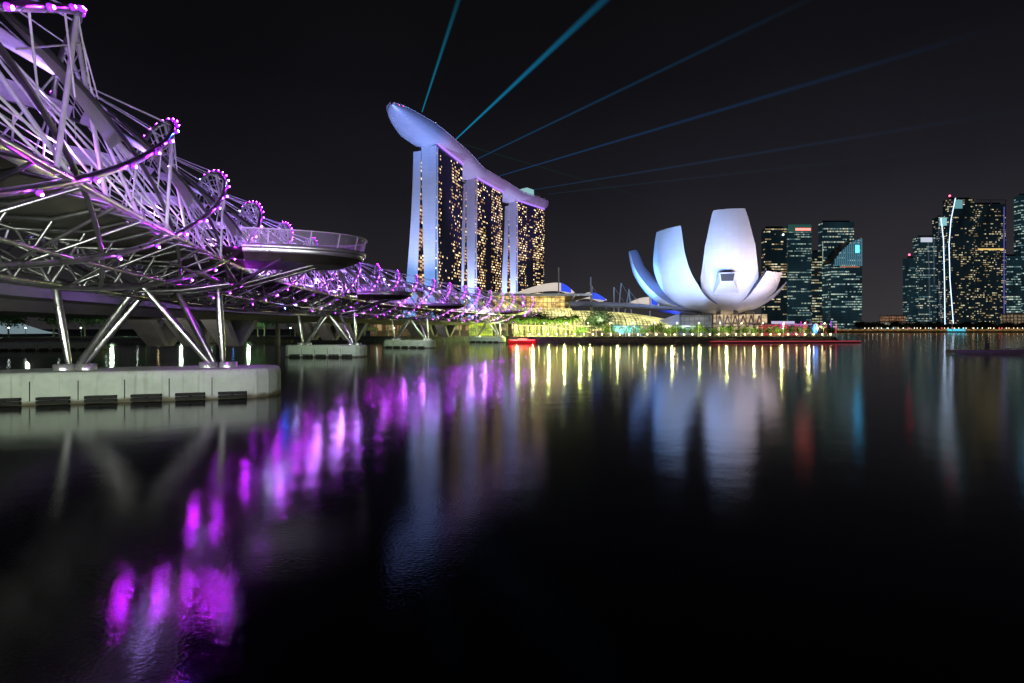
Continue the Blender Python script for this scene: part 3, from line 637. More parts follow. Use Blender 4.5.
# ------------------------------------------------------------ flower-shaped museum
MC = np.array([106.0, 255.0]); toc = -MC / np.linalg.norm(MC); rgt = np.array([-toc[1], toc[0]])   # right as seen by the viewer
if rgt[0] < 0: rgt = -rgt
def up(sp): return [(a, b + 2.2*(1 - i/(len(sp) - 1))) for i, (a, b) in enumerate(sp)]
MU = empty('museum', 'white flower-shaped museum with upright petals of different heights on the quay', 'museum', (MC[0], MC[1], 2)); loc = tuple(MU.location)
def petal(az, spine, widths, bulge, depth, name='petal', box=False, capm='dark'):
    a = R(az); d = toc * math.cos(a) + rgt * math.sin(a); e = np.array([-d[1], d[0]])
    n = 18; S = np.array(up(spine), float); Wd = np.array(widths, float); CS = catmull(S, 10); tW = np.interp(np.linspace(0, len(Wd)-1, len(CS)), range(len(Wd)), Wd)
    rows_o, rows_i, uvo = [], [], []; cs = np.concatenate([[0], np.cumsum(np.hypot(*np.diff(CS, axis=0).T))])
    for i, (r, z) in enumerate(CS):
        p0, p1 = CS[max(i-1, 0)], CS[min(i+1, len(CS)-1)]; t = (p1 - p0) / np.linalg.norm(p1 - p0); nr, nz = t[1], -t[0]
        f = i / (len(CS) - 1); w2 = tW[i] / 2; bl = bulge * tW[i] / 24 * (1 - 0.7 * f**3); dpt = depth * (0.55 + 0.45 * math.sin(math.pi * min(1, f*0.8 + 0.15)))
        ro, ri = [], []
        for k in range(17):
            q = -1 + 2 * k / 16
            o = bl * (1 - q*q); rr = r + nr * o; zz = z + nz * o; v = d * rr + e * w2 * q; ro.append((MC[0] + v[0], MC[1] + v[1], zz))
            o = -dpt * (1 - abs(q) ** 1.6); rr = r + nr * o; zz = z + nz * o; v = d * rr + e * w2 * q; ri.append((MC[0] + v[0], MC[1] + v[1], zz))
        rows_o.append(ro); rows_i.append(ri); uvo.append([((-1 + 2*k/16)*w2 + 50, cs[i]) for k in range(17)])
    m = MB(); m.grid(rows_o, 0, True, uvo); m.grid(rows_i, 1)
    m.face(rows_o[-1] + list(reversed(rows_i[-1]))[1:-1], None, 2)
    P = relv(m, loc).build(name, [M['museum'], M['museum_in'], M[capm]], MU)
    return d, e, P
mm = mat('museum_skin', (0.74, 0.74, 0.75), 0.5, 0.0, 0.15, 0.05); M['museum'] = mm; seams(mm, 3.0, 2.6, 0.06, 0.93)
M['museum_in'] = mat('museum_inner_shaded', (0.15, 0.17, 0.25), 0.45, 0.1, 0.2, 0.1)  # same cladding as outside; its dark blue shade is put into the colour
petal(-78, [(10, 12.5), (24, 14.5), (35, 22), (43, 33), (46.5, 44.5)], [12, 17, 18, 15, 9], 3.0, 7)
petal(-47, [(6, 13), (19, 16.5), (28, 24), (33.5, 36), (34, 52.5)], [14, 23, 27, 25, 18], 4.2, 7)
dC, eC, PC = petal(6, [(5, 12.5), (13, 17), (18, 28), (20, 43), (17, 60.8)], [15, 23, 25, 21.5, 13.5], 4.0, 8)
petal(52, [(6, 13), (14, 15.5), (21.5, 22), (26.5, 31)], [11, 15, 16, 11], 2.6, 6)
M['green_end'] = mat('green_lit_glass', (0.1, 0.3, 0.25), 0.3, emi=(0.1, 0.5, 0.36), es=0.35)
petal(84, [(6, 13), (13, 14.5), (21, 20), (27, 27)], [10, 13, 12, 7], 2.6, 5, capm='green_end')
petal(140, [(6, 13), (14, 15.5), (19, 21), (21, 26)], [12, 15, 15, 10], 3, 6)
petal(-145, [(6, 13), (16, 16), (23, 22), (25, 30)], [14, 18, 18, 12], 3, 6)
# skylight box on the tallest petal
bx = MC + dC * 22.5 + eC * 0 ; 
m = MB(); ang = math.atan2(eC[1], eC[0])
p = lambda o, l, z: (MC[0] + dC[0]*o + eC[0]*l, MC[1] + dC[1]*o + eC[1]*l, z)
sgn = 1 if (eC @ rgt) > 0 else -1
lc = -1.6 * sgn
fr_ = [p(25.4, lc - 3.6, 30.5), p(25.4, lc + 3.6, 30.5), p(25.0, lc + 2.9, 26), p(25.0, lc - 2.9, 26)]
bk = [p(20, lc - 3.8, 31.2), p(20, lc + 3.8, 31.2), p(19, lc + 5.4, 21.5), p(19, lc - 5.4, 21.5)]
for i in range(4):
    j = (i + 1) % 4; m.face([bk[i], bk[j], fr_[j], fr_[i]])
m.face(fr_)
sb = relv(m, loc).build('skylight_box', M['museum'], MU)
m = MB(); ins = [p(25.46, lc - 3.0, 30.0), p(25.46, lc + 3.0, 30.0), p(25.1, lc + 2.5, 26.7), p(25.1, lc - 2.5, 26.7)]; m.face(ins); relv(m, loc).build('pane', M['dark'], sb)
# bowl, columns, base
m = MB(); rows = []
for r, z in ((3, 12), (8, 13.2), (12.5, 15.2), (15, 18), (13, 20)): rows.append([(MC[0] + r*math.cos(2*math.pi*k/32), MC[1] + r*math.sin(2*math.pi*k/32), z) for k in range(32)])
m.grid(rows, 0, True, None, True); m.face(list(reversed(rows[0]))); relv(m, loc).build('bowl', M['museum'], MU)
for k in range(10):
    a = 2*math.pi*k/10 + 0.2; m = MB(); r0, r1 = 9.5, 12.5
    m.tube([(MC[0] + r0*math.cos(a), MC[1] + r0*math.sin(a), 2), (MC[0] + r1*math.cos(a + 0.12), MC[1] + r1*math.sin(a + 0.12), 13.5)], [0.8, 1.2], 8); relv(m, loc).build('column', M['concrete_grey'], MU)
M['base_lit'] = litglass('museum_base_hall', (1.0, 0.62, 0.25), (1.0, 0.85, 0.6), 0.75, 3.2, 5.2, 0.16, 4)
m = MB(); m.prism([tuple(MC + toc*9 + rgt*x + toc*y) for x, y in ((-5, -6), (18, -6), (18, 4), (-5, 4))], 2, 11.8); relv(m, loc).build('base_hall', M['base_lit'], MU)
for k in range(6):
    m = MB(); x0 = -4 + k*3.4
    for a, b in ((x0, x0 + 1.7), (x0 + 3.4, x0 + 1.7)):
        q0, q1 = MC + toc*13.6 + rgt*a, MC + toc*13.6 + rgt*b; m.tube([(*q0, 5.0), (*q1, 11.4)], 0.32, 5)
    relv(m, loc).build('truss', M['tent'], MU)
dg = litglass('entrance_glass', (0.12, 0.22, 0.32), (0.5, 0.55, 0.5), 0.22, 2.2, 2.2, 0.1, 8)
m = MB(); q = [tuple(MC + toc*12 + rgt*x + toc*y) for x, y in ((-22, -6), (-6, -6), (-6, 6), (-20, 6))]; m.prism(q, 2, 11.5); relv(m, loc).build('entrance_hall', dg, MU)
m = MB(); a_, b_, c_, d_ = (tuple(MC + toc*y + rgt*x) for x, y in ((-44, 14), (-20, 20), (-18, 10), (-40, 6)))
m.face([(*a_, 4), (*b_, 4), (*b_, 12.5)]); m.face([(*a_, 4), (*b_, 12.5), (*c_, 12.8), (*d_, 4.2)]); m.face([(*c_, 12.8), (*c_, 4), (*d_, 4.2)]); relv(m, loc).build('canopy', M['roofgrey'], MU)
spot((34, 198, 9), (44, 250, 16), (1.0, 0.92, 0.72), 14000, 110)  # this and the next three: added unseen spots brightening the hall and roofs
spot((66, 198, 9), (62, 250, 17), (1.0, 0.95, 0.85), 9000, 110)
spot((50, 216, 26), (58, 250, 17), (0.85, 0.88, 1.0), 26000, 80)
spot((24, 222, 30), (22, 266, 23), (0.9, 0.9, 1.0), 14000, 75)
spot((38, 192, 3), (82, 245, 34), (0.14, 0.36, 1.0), 300000, 60)
spot((66, 189, 3), (80, 245, 38), (0.46, 0.58, 1.0), 190000, 50)
spot((100, 189, 3), (103, 238, 42), (0.70, 0.70, 1.0), 125000, 52)
spot((122, 196, 3), (106, 238, 44), (1.0, 0.66, 0.50), 105000, 52)
spot((150, 215, 3), (124, 240, 22), (1.0, 0.85, 0.80), 22000, 60)
spot((134, 200, 3), (124, 240, 20), (0.3, 0.36, 1.0), 17000, 60)
spot((60, 246, 21), (68, 262, 33), (0.10, 0.36, 1.0), 60000, 100)
spot((92, 292, 3), (92, 262, 32), (0.02, 0.06, 1.0), 16000, 75)

# ------------------------------------------------------------ shopping hall with glass vaults
SH = empty('shopping_hall', 'long shopping hall with golden lit glass vaults behind the palms', 'shopping hall', (20, 260, 2)); loc = tuple(SH.location)
gA = litglass('hall_glass_gold', (0.85, 0.45, 0.07), (1.0, 0.74, 0.24), 1.5, 2.2, 2.4, 0.14, 1)
gB = litglass('hall_glass_green', (0.42, 0.45, 0.08), (1.0, 0.86, 0.42), 1.9, 1.7, 1.6, 0.18, 2)
def vault(x0, x1, Y0, z0, z1, dep, m_, name, taper=0.0, n=24):
    m = MB(); rows, uv = [], []
    for i in range(n + 1):
        x = x0 + (x1 - x0) * i / n; k = 1 - taper * (i / n) ** 2.5; r, u = [], []
        for q in range(11):
            a = math.pi/2 * q / 10; r.append((x, Y0 + dep*(1 - math.cos(a)), z0 + (z1 - z0)*k*math.sin(a))); u.append((x - x0, q * 1.7))
        rows.append(r); uv.append(u)
    m.grid(rows, 0, False, uv); 
    m.face([rows[0][0]] + rows[0][1:] + [(x0, Y0 + dep, z0)]); m.face([rows[-1][0]] + rows[-1][1:] + [(x1, Y0 + dep, z0)])
    return relv(m, loc).build(name, m_, SH)
# left block: upper storey under a flat roof, lower vault
Y0 = 262
m = MB(); x0, x1 = at(492, Y0)[0], at(566, Y0)[0]; m.prism([(x0, Y0 + 6), (x1, Y0 + 6), (x1, Y0 + 45), (x0, Y0 + 45)], 14, 22.0); relv(m, loc).build('upper_storey', gA, SH)
m = MB(); m.prism([(at(478, Y0)[0], Y0), (at(592, Y0)[0], Y0), (at(586, Y0)[0], Y0 + 60), (x0, Y0 + 60)], 22.0, 23.2); relv(m, loc).build('roof', M['roofgrey'], SH)
for px in (484, 500, 516, 534, 552, 570):
    m = MB(); X = at(px, Y0)[0]; m.tube([(X, Y0 + 5, 16), (X + 2.2, Y0 - 1, 22)], 0.22, 5); relv(m, loc).build('roof_brace', M['tent'], SH)
vault(at(484, Y0)[0], at(572, Y0)[0], Y0 - 10, 5, 16, 18, gB, 'glass_vault', 0.0, 30)
m = MB(); m.prism([(at(484, Y0)[0], Y0 - 9.5), (at(665, Y0 - 10)[0], Y0 - 9.5), (at(665, Y0)[0], Y0 + 20), (at(484, Y0)[0], Y0 + 20)], 1.9, 5.0); relv(m, loc).build('ground_floor', litglass('arcade_front', (0.25, 0.2, 0.1), (0.9, 0.7, 0.4), 0.6, 4, 3.4, 0.2, 5), SH)
vault(at(573, 245)[0], at(672, 245)[0], 245, 4, 14.5, 20, gB, 'glass_vault', 0.38, 40)
# long grey roof
m = MB(); rows = []
for i in range(25):
    f = i / 24; x = at(566, 262)[0] + (at(690, 262)[0] - at(566, 262)[0]) * f; z = 19.2 - 4.4*f**2.0
    rows.append([(x, 244 - 1*f, z - 3.2 + 1.2*f), (x, 250, z - 0.6), (x, 262, z), (x, 285, z - 1)])
m.grid(rows); m.grid([[(a[0], a[1], a[2] - 0.5) for a in r] for r in rows]); relv(m, loc).build('roof', M['roofgrey'], SH)
for i in range(18):
    f = i / 17; px = 573 + 92*f; X = at(px, 245)[0]; m = MB(); k = 1 - 0.38*f**2.5
    m.tube([(X, 244.9 + 20*(1 - math.cos(a)), 4 + 10.6*k*math.sin(a)) for a in [math.pi/2*q/8 for q in range(9)]], 0.16, 4); relv(m, loc).build('arch_rib', M['steel_dark'], SH)
# tents behind
def tent(x0, x1, Y, zb, zt, name_lab, peak=0.7):
    root = empty('theatre_roof', name_lab, 'theatre roof', ((x0 + x1)/2, Y, zb), 'white theatre roofs behind the shopping hall'); lc_ = tuple(root.location)
    m = MB(); rows = []
    for i in range(19):
        f = i / 18; x = x0 + (x1 - x0)*f; h = (zt - zb) * (math.sin(math.pi * min(1, f / peak) / 2) if f < peak else math.cos((f - peak) / (1 - peak) * math.pi/2 * 0.9))
        rows.append([(x, Y - 4 + 22*q/8, zb + h * math.cos((q/8 - 0.25) * 1.4)) for q in range(9)])
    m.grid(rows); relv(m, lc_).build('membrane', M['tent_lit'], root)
    m = MB(); rows2 = []
    for i in range(7):
        f = peak + 0.04 + (0.9 - peak) * i / 6; x = x0 + (x1 - x0)*f; h = (zt - zb) * math.cos((f - peak) / (1 - peak) * math.pi/2 * 0.9)
        rows2.append([(x, Y - 4.3, zb + h*0.25), (x, Y - 4.3, zb + h*0.95)])
    m.grid(rows2); relv(m, lc_).build('end_screen', emis('blue_lit_screen', (0.02, 0.08, 1.0), 0.9), root)
    m = MB(); xm = x0 + (x1 - x0)*peak; m.tube([(xm, Y - 5, 2), (xm, Y - 5, zt + 9)], 0.4, 6); relv(m, lc_).build('mast', M['tent'], root)
    return root
Yt = 320
tent(at(512, Yt)[0], at(574, Yt)[0], Yt, 26.3, 34, 'largest white theatre roof with a blue end, above the golden hall', 0.74)
tent(at(576, Yt)[0], at(606, Yt)[0], Yt, 22, 28, 'small white theatre roof with a blue end, left of the thin masts', 0.45)
tent(at(622, Yt)[0], at(658, Yt)[0], Yt, 18.5, 25, 'white theatre roof with a blue end, nearest the museum petals', 0.72)
for i, (px, py, dx) in enumerate(((592, 286, 0), (614, 287, 0), (618, 283, 2), (624, 291, 3), (632, 289, -2))):
    m = MB(); X, Y, Z = at(px, Yt - 10, py); m.tube([(X, Y, 12), (X + dx, Y, Z)], 0.35, 6); m.tube([(X + dx, Y, Z), (X + dx + 9, Y, 17)], 0.08, 4)
    o = relv(m, (X, Y, 12)).build('mast', M['tent'], None, (X, Y, 12)); tag(o, ['thin mast just left of the pair by the dark blue screen', 'tall thin mast, left of the close pair', 'tallest thin mast with a stay cable behind the long roof', 'leaning short mast right of the tallest one', 'slim mast nearest the museum petals'][i], 'mast', 'masts behind the shopping hall')

# ------------------------------------------------------------ trees
def leaf_crown(rg, c, rx, rz, n, size):
    m = MB(); cl = [(c[0] + rg.gauss(0, rx*0.45), c[1] + rg.gauss(0, rx*0.45), c[2] + rg.uniform(-rz*0.7, rz*0.8)) for _ in range(max(6, n // 60))]
    for i in range(n):
        k = cl[i % len(cl)]; s_ = rx * 0.32
        p = Vector((k[0] + rg.gauss(0, s_), k[1] + rg.gauss(0, s_), k[2] + rg.gauss(0, s_*0.7)))
        a = Vector((rg.uniform(-1, 1), rg.uniform(-1, 1), rg.uniform(-.6, .6))).normalized() * size * rg.uniform(.6, 1.3); b = a.orthogonal().normalized() * size * rg.uniform(.4, .9)
        m.face([p - a, p + b, p + a, p - b])
    return m
def make_tree(seed, H, rx, n, size, leafm):
    rg = random.Random(seed); root = bpy.data.objects.new('broadleaf_tree', None); COL.objects.link(root)
    m = MB(); m.tube([(0, 0, 0), (0.1, 0, H*0.3), (0.25, 0.1, H*0.62)], [0.28, 0.2, 0.12], 7)
    for k in range(5):
        a = k * 1.3 + rg.random(); m.tube([(0.1, 0, H*(0.3 + 0.05*k)), (rx*0.5*math.cos(a), rx*0.5*math.sin(a), H*(0.55 + 0.06*k))], [0.12, 0.05], 5)
    m.build('trunk', M['bark'], root)
    leaf_crown(rg, (0, 0, H*0.68), rx, H*0.3, n, size).build('crown', leafm, root); return root
def make_palm(seed, H):
    rg = random.Random(seed); root = bpy.data.objects.new('palm_tree', None); COL.objects.link(root)
    m = MB(); m.tube([(0, 0, 0), (0.1, 0, H*0.5), (0.05, 0, H*0.8)], [0.22, 0.16, 0.13], 7); m.build('trunk', M['bark'], root)
    m = MB(); z = H*0.8
    for k in range(16):
        a = 2*math.pi*k/16 + rg.uniform(-.2, .2); L = rg.uniform(1.5, 2.1); up = rg.uniform(0.2, 1.3); d = Vector((math.cos(a), math.sin(a), 0)); sd = Vector((-d.y, d.x, 0)); rows = []
        for q in range(6):
            f = q / 5; p = d*L*f + Vector((0, 0, z + up*f*1.6 - 1.9*f*f)); w_ = 0.42*math.sin(math.pi*min(0.95, f*0.85 + 0.12))
            rows.append([p - sd*w_ - Vector((0, 0, w_*0.5)), p, p + sd*w_ - Vector((0, 0, w_*0.5))])
        m.grid(rows, 0, False)
    m.build('crown', M['leaf'], root); return root
def place(root, x, y, sc_, rz, label, cat, group):
    root.location = (x, y, 2.0); root.rotation_euler = (0, 0, rz); root.scale = (sc_,)*3; tag(root, label, cat, group); return root
rg = random.Random(12)
palms = [make_palm(k, 6.0) for k in range(3)]; used = set()
def palm(k, *a):
    o = palms[k] if k not in used else copy_tree(palms[k]); used.add(k); return place(o, *a)
for i in range(15):
    px = 514 + i * 4.3; Y = 206 - 0.4*i; palm(i % 3, at(px, Y)[0], Y, rg.uniform(1.35, 1.6), rg.uniform(0, 6), 'green-lit palm tree in the row in front of the golden shopping hall', 'palm tree', 'palms along the quay in front of the shopping hall')
trees = [make_tree(21, 8.5, 3.2, 1400, 0.33, M['leaf']), make_tree(22, 9, 3.6, 1500, 0.36, M['leaf_dark']), make_tree(23, 7, 3.0, 1100, 0.3, M['leaf'])]
tused = set()
def tree(k, *a):
    o = trees[k] if k not in tused else copy_tree(trees[k]); tused.add(k); return place(o, *a)
tree(1, at(602, 205)[0], 205, 1.15, 0.4, 'round dark tree, right one of the pair in front of the long vault', 'tree', 'trees on the quay')
tree(1, at(592, 207)[0], 207, 0.9, 2.4, 'round dark tree, left one of the pair in front of the long vault', 'tree', 'trees on the quay')
tree(0, at(540, 212)[0], 212, 1.15, 1.1, 'bushy tree rising among the lit palms', 'tree', 'trees on the quay')
for i in range(34):   # clipped small trees along the promenade
    px = 576 + i * 7.7
    if 588 < px < 606: continue
    Y = 200.5 + (2 if px > 800 else 0); tree(0 if i % 3 else 2, at(px, Y)[0], Y, rg.uniform(0.42, 0.6), rg.uniform(0, 6), 'small round green tree lit from below in the long promenade row', 'tree', 'small trees in a row behind the promenade lamps')
for i in range(26):
    a = i / 25; x, y = np.interp(a, [0, .6, 1], [-330, -120, -70]), np.interp(a, [0, .6, 1], [178, 205, 218]); tree(1, x + rg.uniform(-3, 3), y + rg.uniform(0, 14), rg.uniform(0.85, 1.5), rg.uniform(0, 6), 'dark tree on the far left bank under the bridges', 'tree', 'dark trees on the left bank')
for i in range(46):
    px = 858 + i * 4.0; Y = 752 + rg.uniform(0, 14); tree(1, at(px, Y)[0], Y, rg.uniform(0.9, 1.6), rg.uniform(0, 6), 'dark tree in the line along the far shore below the office towers', 'tree', 'dark trees on the far shore')

# ------------------------------------------------------------ promenade furniture
def lamp_post():
    root = bpy.data.objects.new('lamp_post', None); COL.objects.link(root)
    m = MB(); m.tube([(0, 0, 0), (0, 0, 5.2)], [0.11, 0.07], 7); m.tube([(0, 0, 5.2), (0, -0.5, 5.35)], 0.06, 6); m.build('pole', M['tent'], root)
    m = MB(); m.sphere((0, -0.5, 5.2), 0.11, 8, 5); m.build('lamp_head', M['lamp_warm'], root)
    return root
def bollard():
    root = bpy.data.objects.new('bollard_lamp', None); COL.objects.link(root)
    m = MB(); m.tube([(0, 0, 0), (0, 0, 0.7)], 0.1, 8); m.tube([(0, 0, 1.0), (0, 0, 1.06)], 0.13, 8); m.build('post', M['dark'], root)
    m = MB(); m.tube([(0, 0, 0.7), (0, 0, 1.0)], 0.095, 8); m.build('lamp_head', M['lamp_bol'], root); return root
M['lamp_bol'] = emis('bollard_light', (1.0, 0.78, 0.30), 60)
lp0, bo0 = lamp_post(), bollard()
def yshore(x): return float(np.interp(x, [p[0] for p in SHORE[:9]], [p[1] for p in SHORE[:9]]))
for i in range(14):
    x = 12 + i * 8.2; o = lp0 if i == 0 else copy_tree(lp0); o.location = (x, yshore(x) + 6, 2.02); tag(o, 'slender white lamp post on the lit promenade between the small trees', 'lamp post', 'lamp posts along the promenade')
for i in range(35):
    x = 6.5 + i * 3.25; o = bo0 if i == 0 else copy_tree(bo0); o.location = (x, yshore(x) + 0.1, 2.2); tag(o, 'short glowing bollard lamp at the edge of the quay', 'bollard lamp', 'bollard lamps along the quay edge')
RLt = MB()
for i in range(0, 116):
    x = 5 + i
    RLt.tube([(x, yshore(x) + 0.3, 2.2), (x, yshore(x) + 0.3, 3.2)], 0.03, 4, False)
for h in (2.7, 3.2): RLt.tube([(x, yshore(x) + 0.3, h) for x in np.linspace(5, 120, 60)], 0.04, 4)
tag(relv(RLt, (5, 186, 2.2)).build('quay_railing', M['rod'], None, (5, 186, 2.2)), 'long thin metal railing along the promenade edge', 'railing')
pw = empty('red_light_trail', 'red boat light trail along the quay below the museum, made as a strip on a low deck', 'walkway', (95, 183, 0.3)); loc = tuple(pw.location)
m = MB(); xs = np.linspace(70, 126, 40); ys = lambda x: float(np.interp(x, [60, 118, 126], [180.2, 184.2, 185]))
m.grid([[(x, ys(x), -0.2), (x, ys(x), 0.75), (x, ys(x) + 1.2, 0.75), (x, ys(x) + 1.2, -0.2)] for x in xs], 0, False, None, True); relv(m, loc).build('deck', M['concrete_grey'], pw)
m = MB(); m.tube([(x, ys(x) - 0.08, 0.62) for x in xs], 0.12, 6); relv(m, loc).build('light_strip', M['red_trail'], pw)  # imitates a passing boat's red light trail; the deck is added
# covered walkway along the promenade
wk = empty('covered_walkway', 'long flat-roofed covered walkway on slim columns behind the small trees', 'walkway', (60, 206, 2)); loc = tuple(wk.location)
m = MB(); m.prism([(26, 205.5), (120, 207.5), (120, 210.5), (26, 208.5)], 6.0, 6.3); relv(m, loc).build('roof', M['tent'], wk)
for i in range(16): m = MB(); x = 28 + i*6; m.tube([(x, 206.8, 2), (x, 206.8, 6)], 0.15, 6); relv(m, loc).build('column', M['tent'], wk)
# stairs and retaining wall under the palms
m = MB(); m.prism([(2, 196), (28, 196), (28, 204), (2, 204)], 1.9, 2.3); tag(m.build('palm_terrace', M['paving']), kind='structure')
tw_ = empty('terrace_wall', 'slatted wall with warm light between its slats behind the red boat', 'wall', (14, 209, 2)); loc = tuple(tw_.location)
m = MB(); m.quad((0.5, 209, 2), (32, 209, 2), (32, 209, 6.4), (0.5, 209, 6.4)); relv(m, loc).build('backing', litglass('slat_glow', (0.6, 0.4, 0.15), (1.0, 0.8, 0.45), 0.55, 1.6, 9, 0.3, 6), tw_)
m = MB(); m.tube([(0.5, 208.6, 6.4), (12, 208.6, 6.4), (32, 208.6, 3.6)], 0.18, 5); relv(m, loc).build('handrail', emis('rail_light', (1.0, 0.72, 0.35), 1.6), tw_)
# quay lights under the trees (they light the leaves)
for i in range(9):
    x = 30 + i * 10.5; l = bpy.data.lights.new('tree_uplight', 'POINT'); l.energy = 2000; l.color = (0.95, 1.0, 0.30); l.shadow_soft_size = 0.3; o = bpy.data.objects.new('tree_uplight', l); COL.objects.link(o); o.location = (x, 196.8, 4.2)
for i in range(5):
    x = 2 + i * 6; l = bpy.data.lights.new('palm_uplight', 'POINT'); l.energy = 11000; l.color = (0.85, 1.0, 0.25); l.shadow_soft_size = 0.3; o = bpy.data.objects.new('palm_uplight', l); COL.objects.link(o); o.location = (x, 195.5, 5.0)
# shore strip under the footbridge: lit colonnade and green hedge light
cn = empty('bank_colonnade', 'low lit colonnade on the bank seen under the footbridge', 'colonnade', (-30, 216, 2)); loc = tuple(cn.location)
m = MB(); m.quad((-62, 224, 2), (0, 224, 2), (0, 224, 7.2), (-62, 224, 7.2)); relv(m, loc).build('back_wall', litglass('colonnade_glow', (0.45, 0.2, 0.06), (1.0, 0.72, 0.36), 0.5, 5, 7, 0.35, 3), cn)
m = MB(); m.prism([(-64, 214), (2, 214), (2, 225), (-64, 225)], 7.2, 7.8); relv(m, loc).build('roof', M['concrete_grey'], cn)
for i in range(13): m = MB(); x = -62 + i*5; m.tube([(x, 215, 2), (x, 215, 7.2)], 0.35, 8); relv(m, loc).build('column', M['concrete'], cn)
m = MB(); m.quad((-18, 213, 2.2), (-8, 213, 2.2), (-8, 213, 8.6), (-18, 213, 8.6)); tag(relv(m, (-13, 213, 2)).build('green_wall', litglass('green_planting_lit', (0.25, 0.55, 0.02), (0.9, 1.0, 0.05), 0.8, 1, 1, 0.1, 12), None, (-13, 213, 2)), 'bright yellow-green lit panel wall on the bank below the far end of the footbridge', 'lit wall')
fl = empty('ramp_bridge', 'pale curved ramp bridge seen low between the road bridge piers', 'ramp', (-60, 150, 0)); loc = tuple(fl.location)
m = MB(); rows = []
for i in range(21):
    f = i / 20; x = -92 + 44*f; y = 150 + 22*f*f; z = 7.4 - 3.0*f*f
    rows.append([(x, y, z), (x, y, z + 1.1), (x + 1, y + 8, z + 1.1), (x + 1, y + 8, z)])
m.grid(rows, 0, False, None, True); relv(m, loc).build('deck', M['concrete'], fl)
for f in (0.1, 0.5): m = MB(); m.tube([(-92 + 44*f, 153, -1), (-92 + 44*f, 153, 7)], 0.7, 8); relv(m, loc).build('column', M['concrete_grey'], fl)

# red boat
bt = empty('river_boat', 'low red-lit river boat moored by the quay wall', 'boat', (at(522, 178)[0], 178, 0))
rows = []
for i in range(13):
    f = i / 12; x = -4.8 + 9.6*f; w_ = 1.35 * (math.sin(math.pi * min(0.92, 0.18 + f*0.8))) ** 0.6; zt = 0.95 + 0.5*abs(2*f - 1)**3
    rows.append([(x, -w_, zt), (x, -w_*0.8, 0.1), (x, -0.2, -0.3), (x, 0.2, -0.3), (x, w_*0.8, 0.1), (x, w_, zt)])
m = MB(); m.grid(rows); m.face([r[0] for r in rows] + [r[-1] for r in reversed(rows)]); m.build('hull', mat('red_boat_lit_paint', (0.5, 0.03, 0.03), 0.4, emi=(1, 0.02, 0.03), es=0.35), bt)  # red light on hull and canopy put in as emission
m = MB(); m.prism([(-3.2, -0.95), (2.8, -0.95), (2.8, 0.95), (-3.2, 0.95)], 2.3, 2.42)
m.build('canopy', mat('red_lit_canopy', (0.5, 0.05, 0.04), 0.6, emi=(1, 0.03, 0.04), es=0.4), bt)
for x in (-3, -1, 1, 2.6):
    for y in (-0.9, 0.9): m = MB(); m.tube([(x, y, 0.9), (x, y, 2.3)], 0.05, 5); m.build('post', M['dark'], bt)
m = MB(); m.tube([(-4.2, -1.4, 1.15), (4.2, -1.4, 1.15)], 0.09, 6); m.build('light_strip', M['red_lamp'], bt)
m = MB(); m.prism([(-1.5, -0.7), (1.8, -0.7), (1.8, 0.7), (-1.5, 0.7)], 1.0, 1.7); m.build('cabin', mat('cabin_lit', (0.5, 0.4, 0.3), 0.5, emi=(1.0, 0.6, 0.3), es=0.8), bt)

# ------------------------------------------------------------ event lights on the point right of the museum
rg = random.Random(33)
for i in range(13):
    px = 776 + i * 5.0; Y = 215; X = at(px, Y)[0]
    cols = [(1.0, 0.03, 0.10), (0.8, 0.03, 0.6), (1.0, 0.05, 0.05), (0.45, 0.05, 0.9)]; c = cols[i % 4]
    m = MB(); m.tube([(0, 0, 0), (0, 0, 1.2)], 0.12, 6, True, 1); m.tube([(0, 0, 1.2), (0, 0, rg.uniform(3.5, 6.5))], 0.13, 6)
    nmc = ['red', 'magenta', 'bright red', 'violet'][i % 4]
    o = m.build('light_pole', [emis('pole_%s_%d' % (nmc.replace(' ', '_'), i), c, 1.5), M['dark']], None, (X, Y, 2.0)); tag(o, 'glowing %s pole on the point right of the museum' % nmc, 'light pole', nmc + ' light poles on the point')
bcx = at(838, 205); m = MB(); m.tube([(0, 0, 0), (0, 0, 1.0)], 0.9, 14, True, 1); m.sphere((0, 0, 3.2), 0.95, 16, 10, 0, 2.0)
tag(m.build('light_sculpture', [emis('blue_sculpture', (0.02, 0.22, 1.0), 2.6), M['dark']], None, (118.5, 200, 1.9)), 'tall rounded blue glowing light sculpture at the tip of the quay', 'light sculpture')
pv = empty('event_pavilion', 'low white pavilion with red lit front at the point of the quay', 'pavilion', (118, 226, 2)); 
m = MB(); m.box((0, 0, 5.0), (24, 8, 0.5)); m.build('roof', M['tent'], pv)
m = MB(); m.box((2, 1, 2.4), (19, 5, 4.6)); m.build('hall', mat('red_lit_hall', (0.3, 0.1, 0.1), 0.5, 0, 0.6, 0.5, emi=(1.0, 0.06, 0.10), es=0.45), pv)
m = MB(); m.box((0, -3, 5.6), (10, 0.3, 1.6)); m.build('sign_panel', emis('white_panel_lit', (0.75, 0.7, 1.0), 0.7), pv)

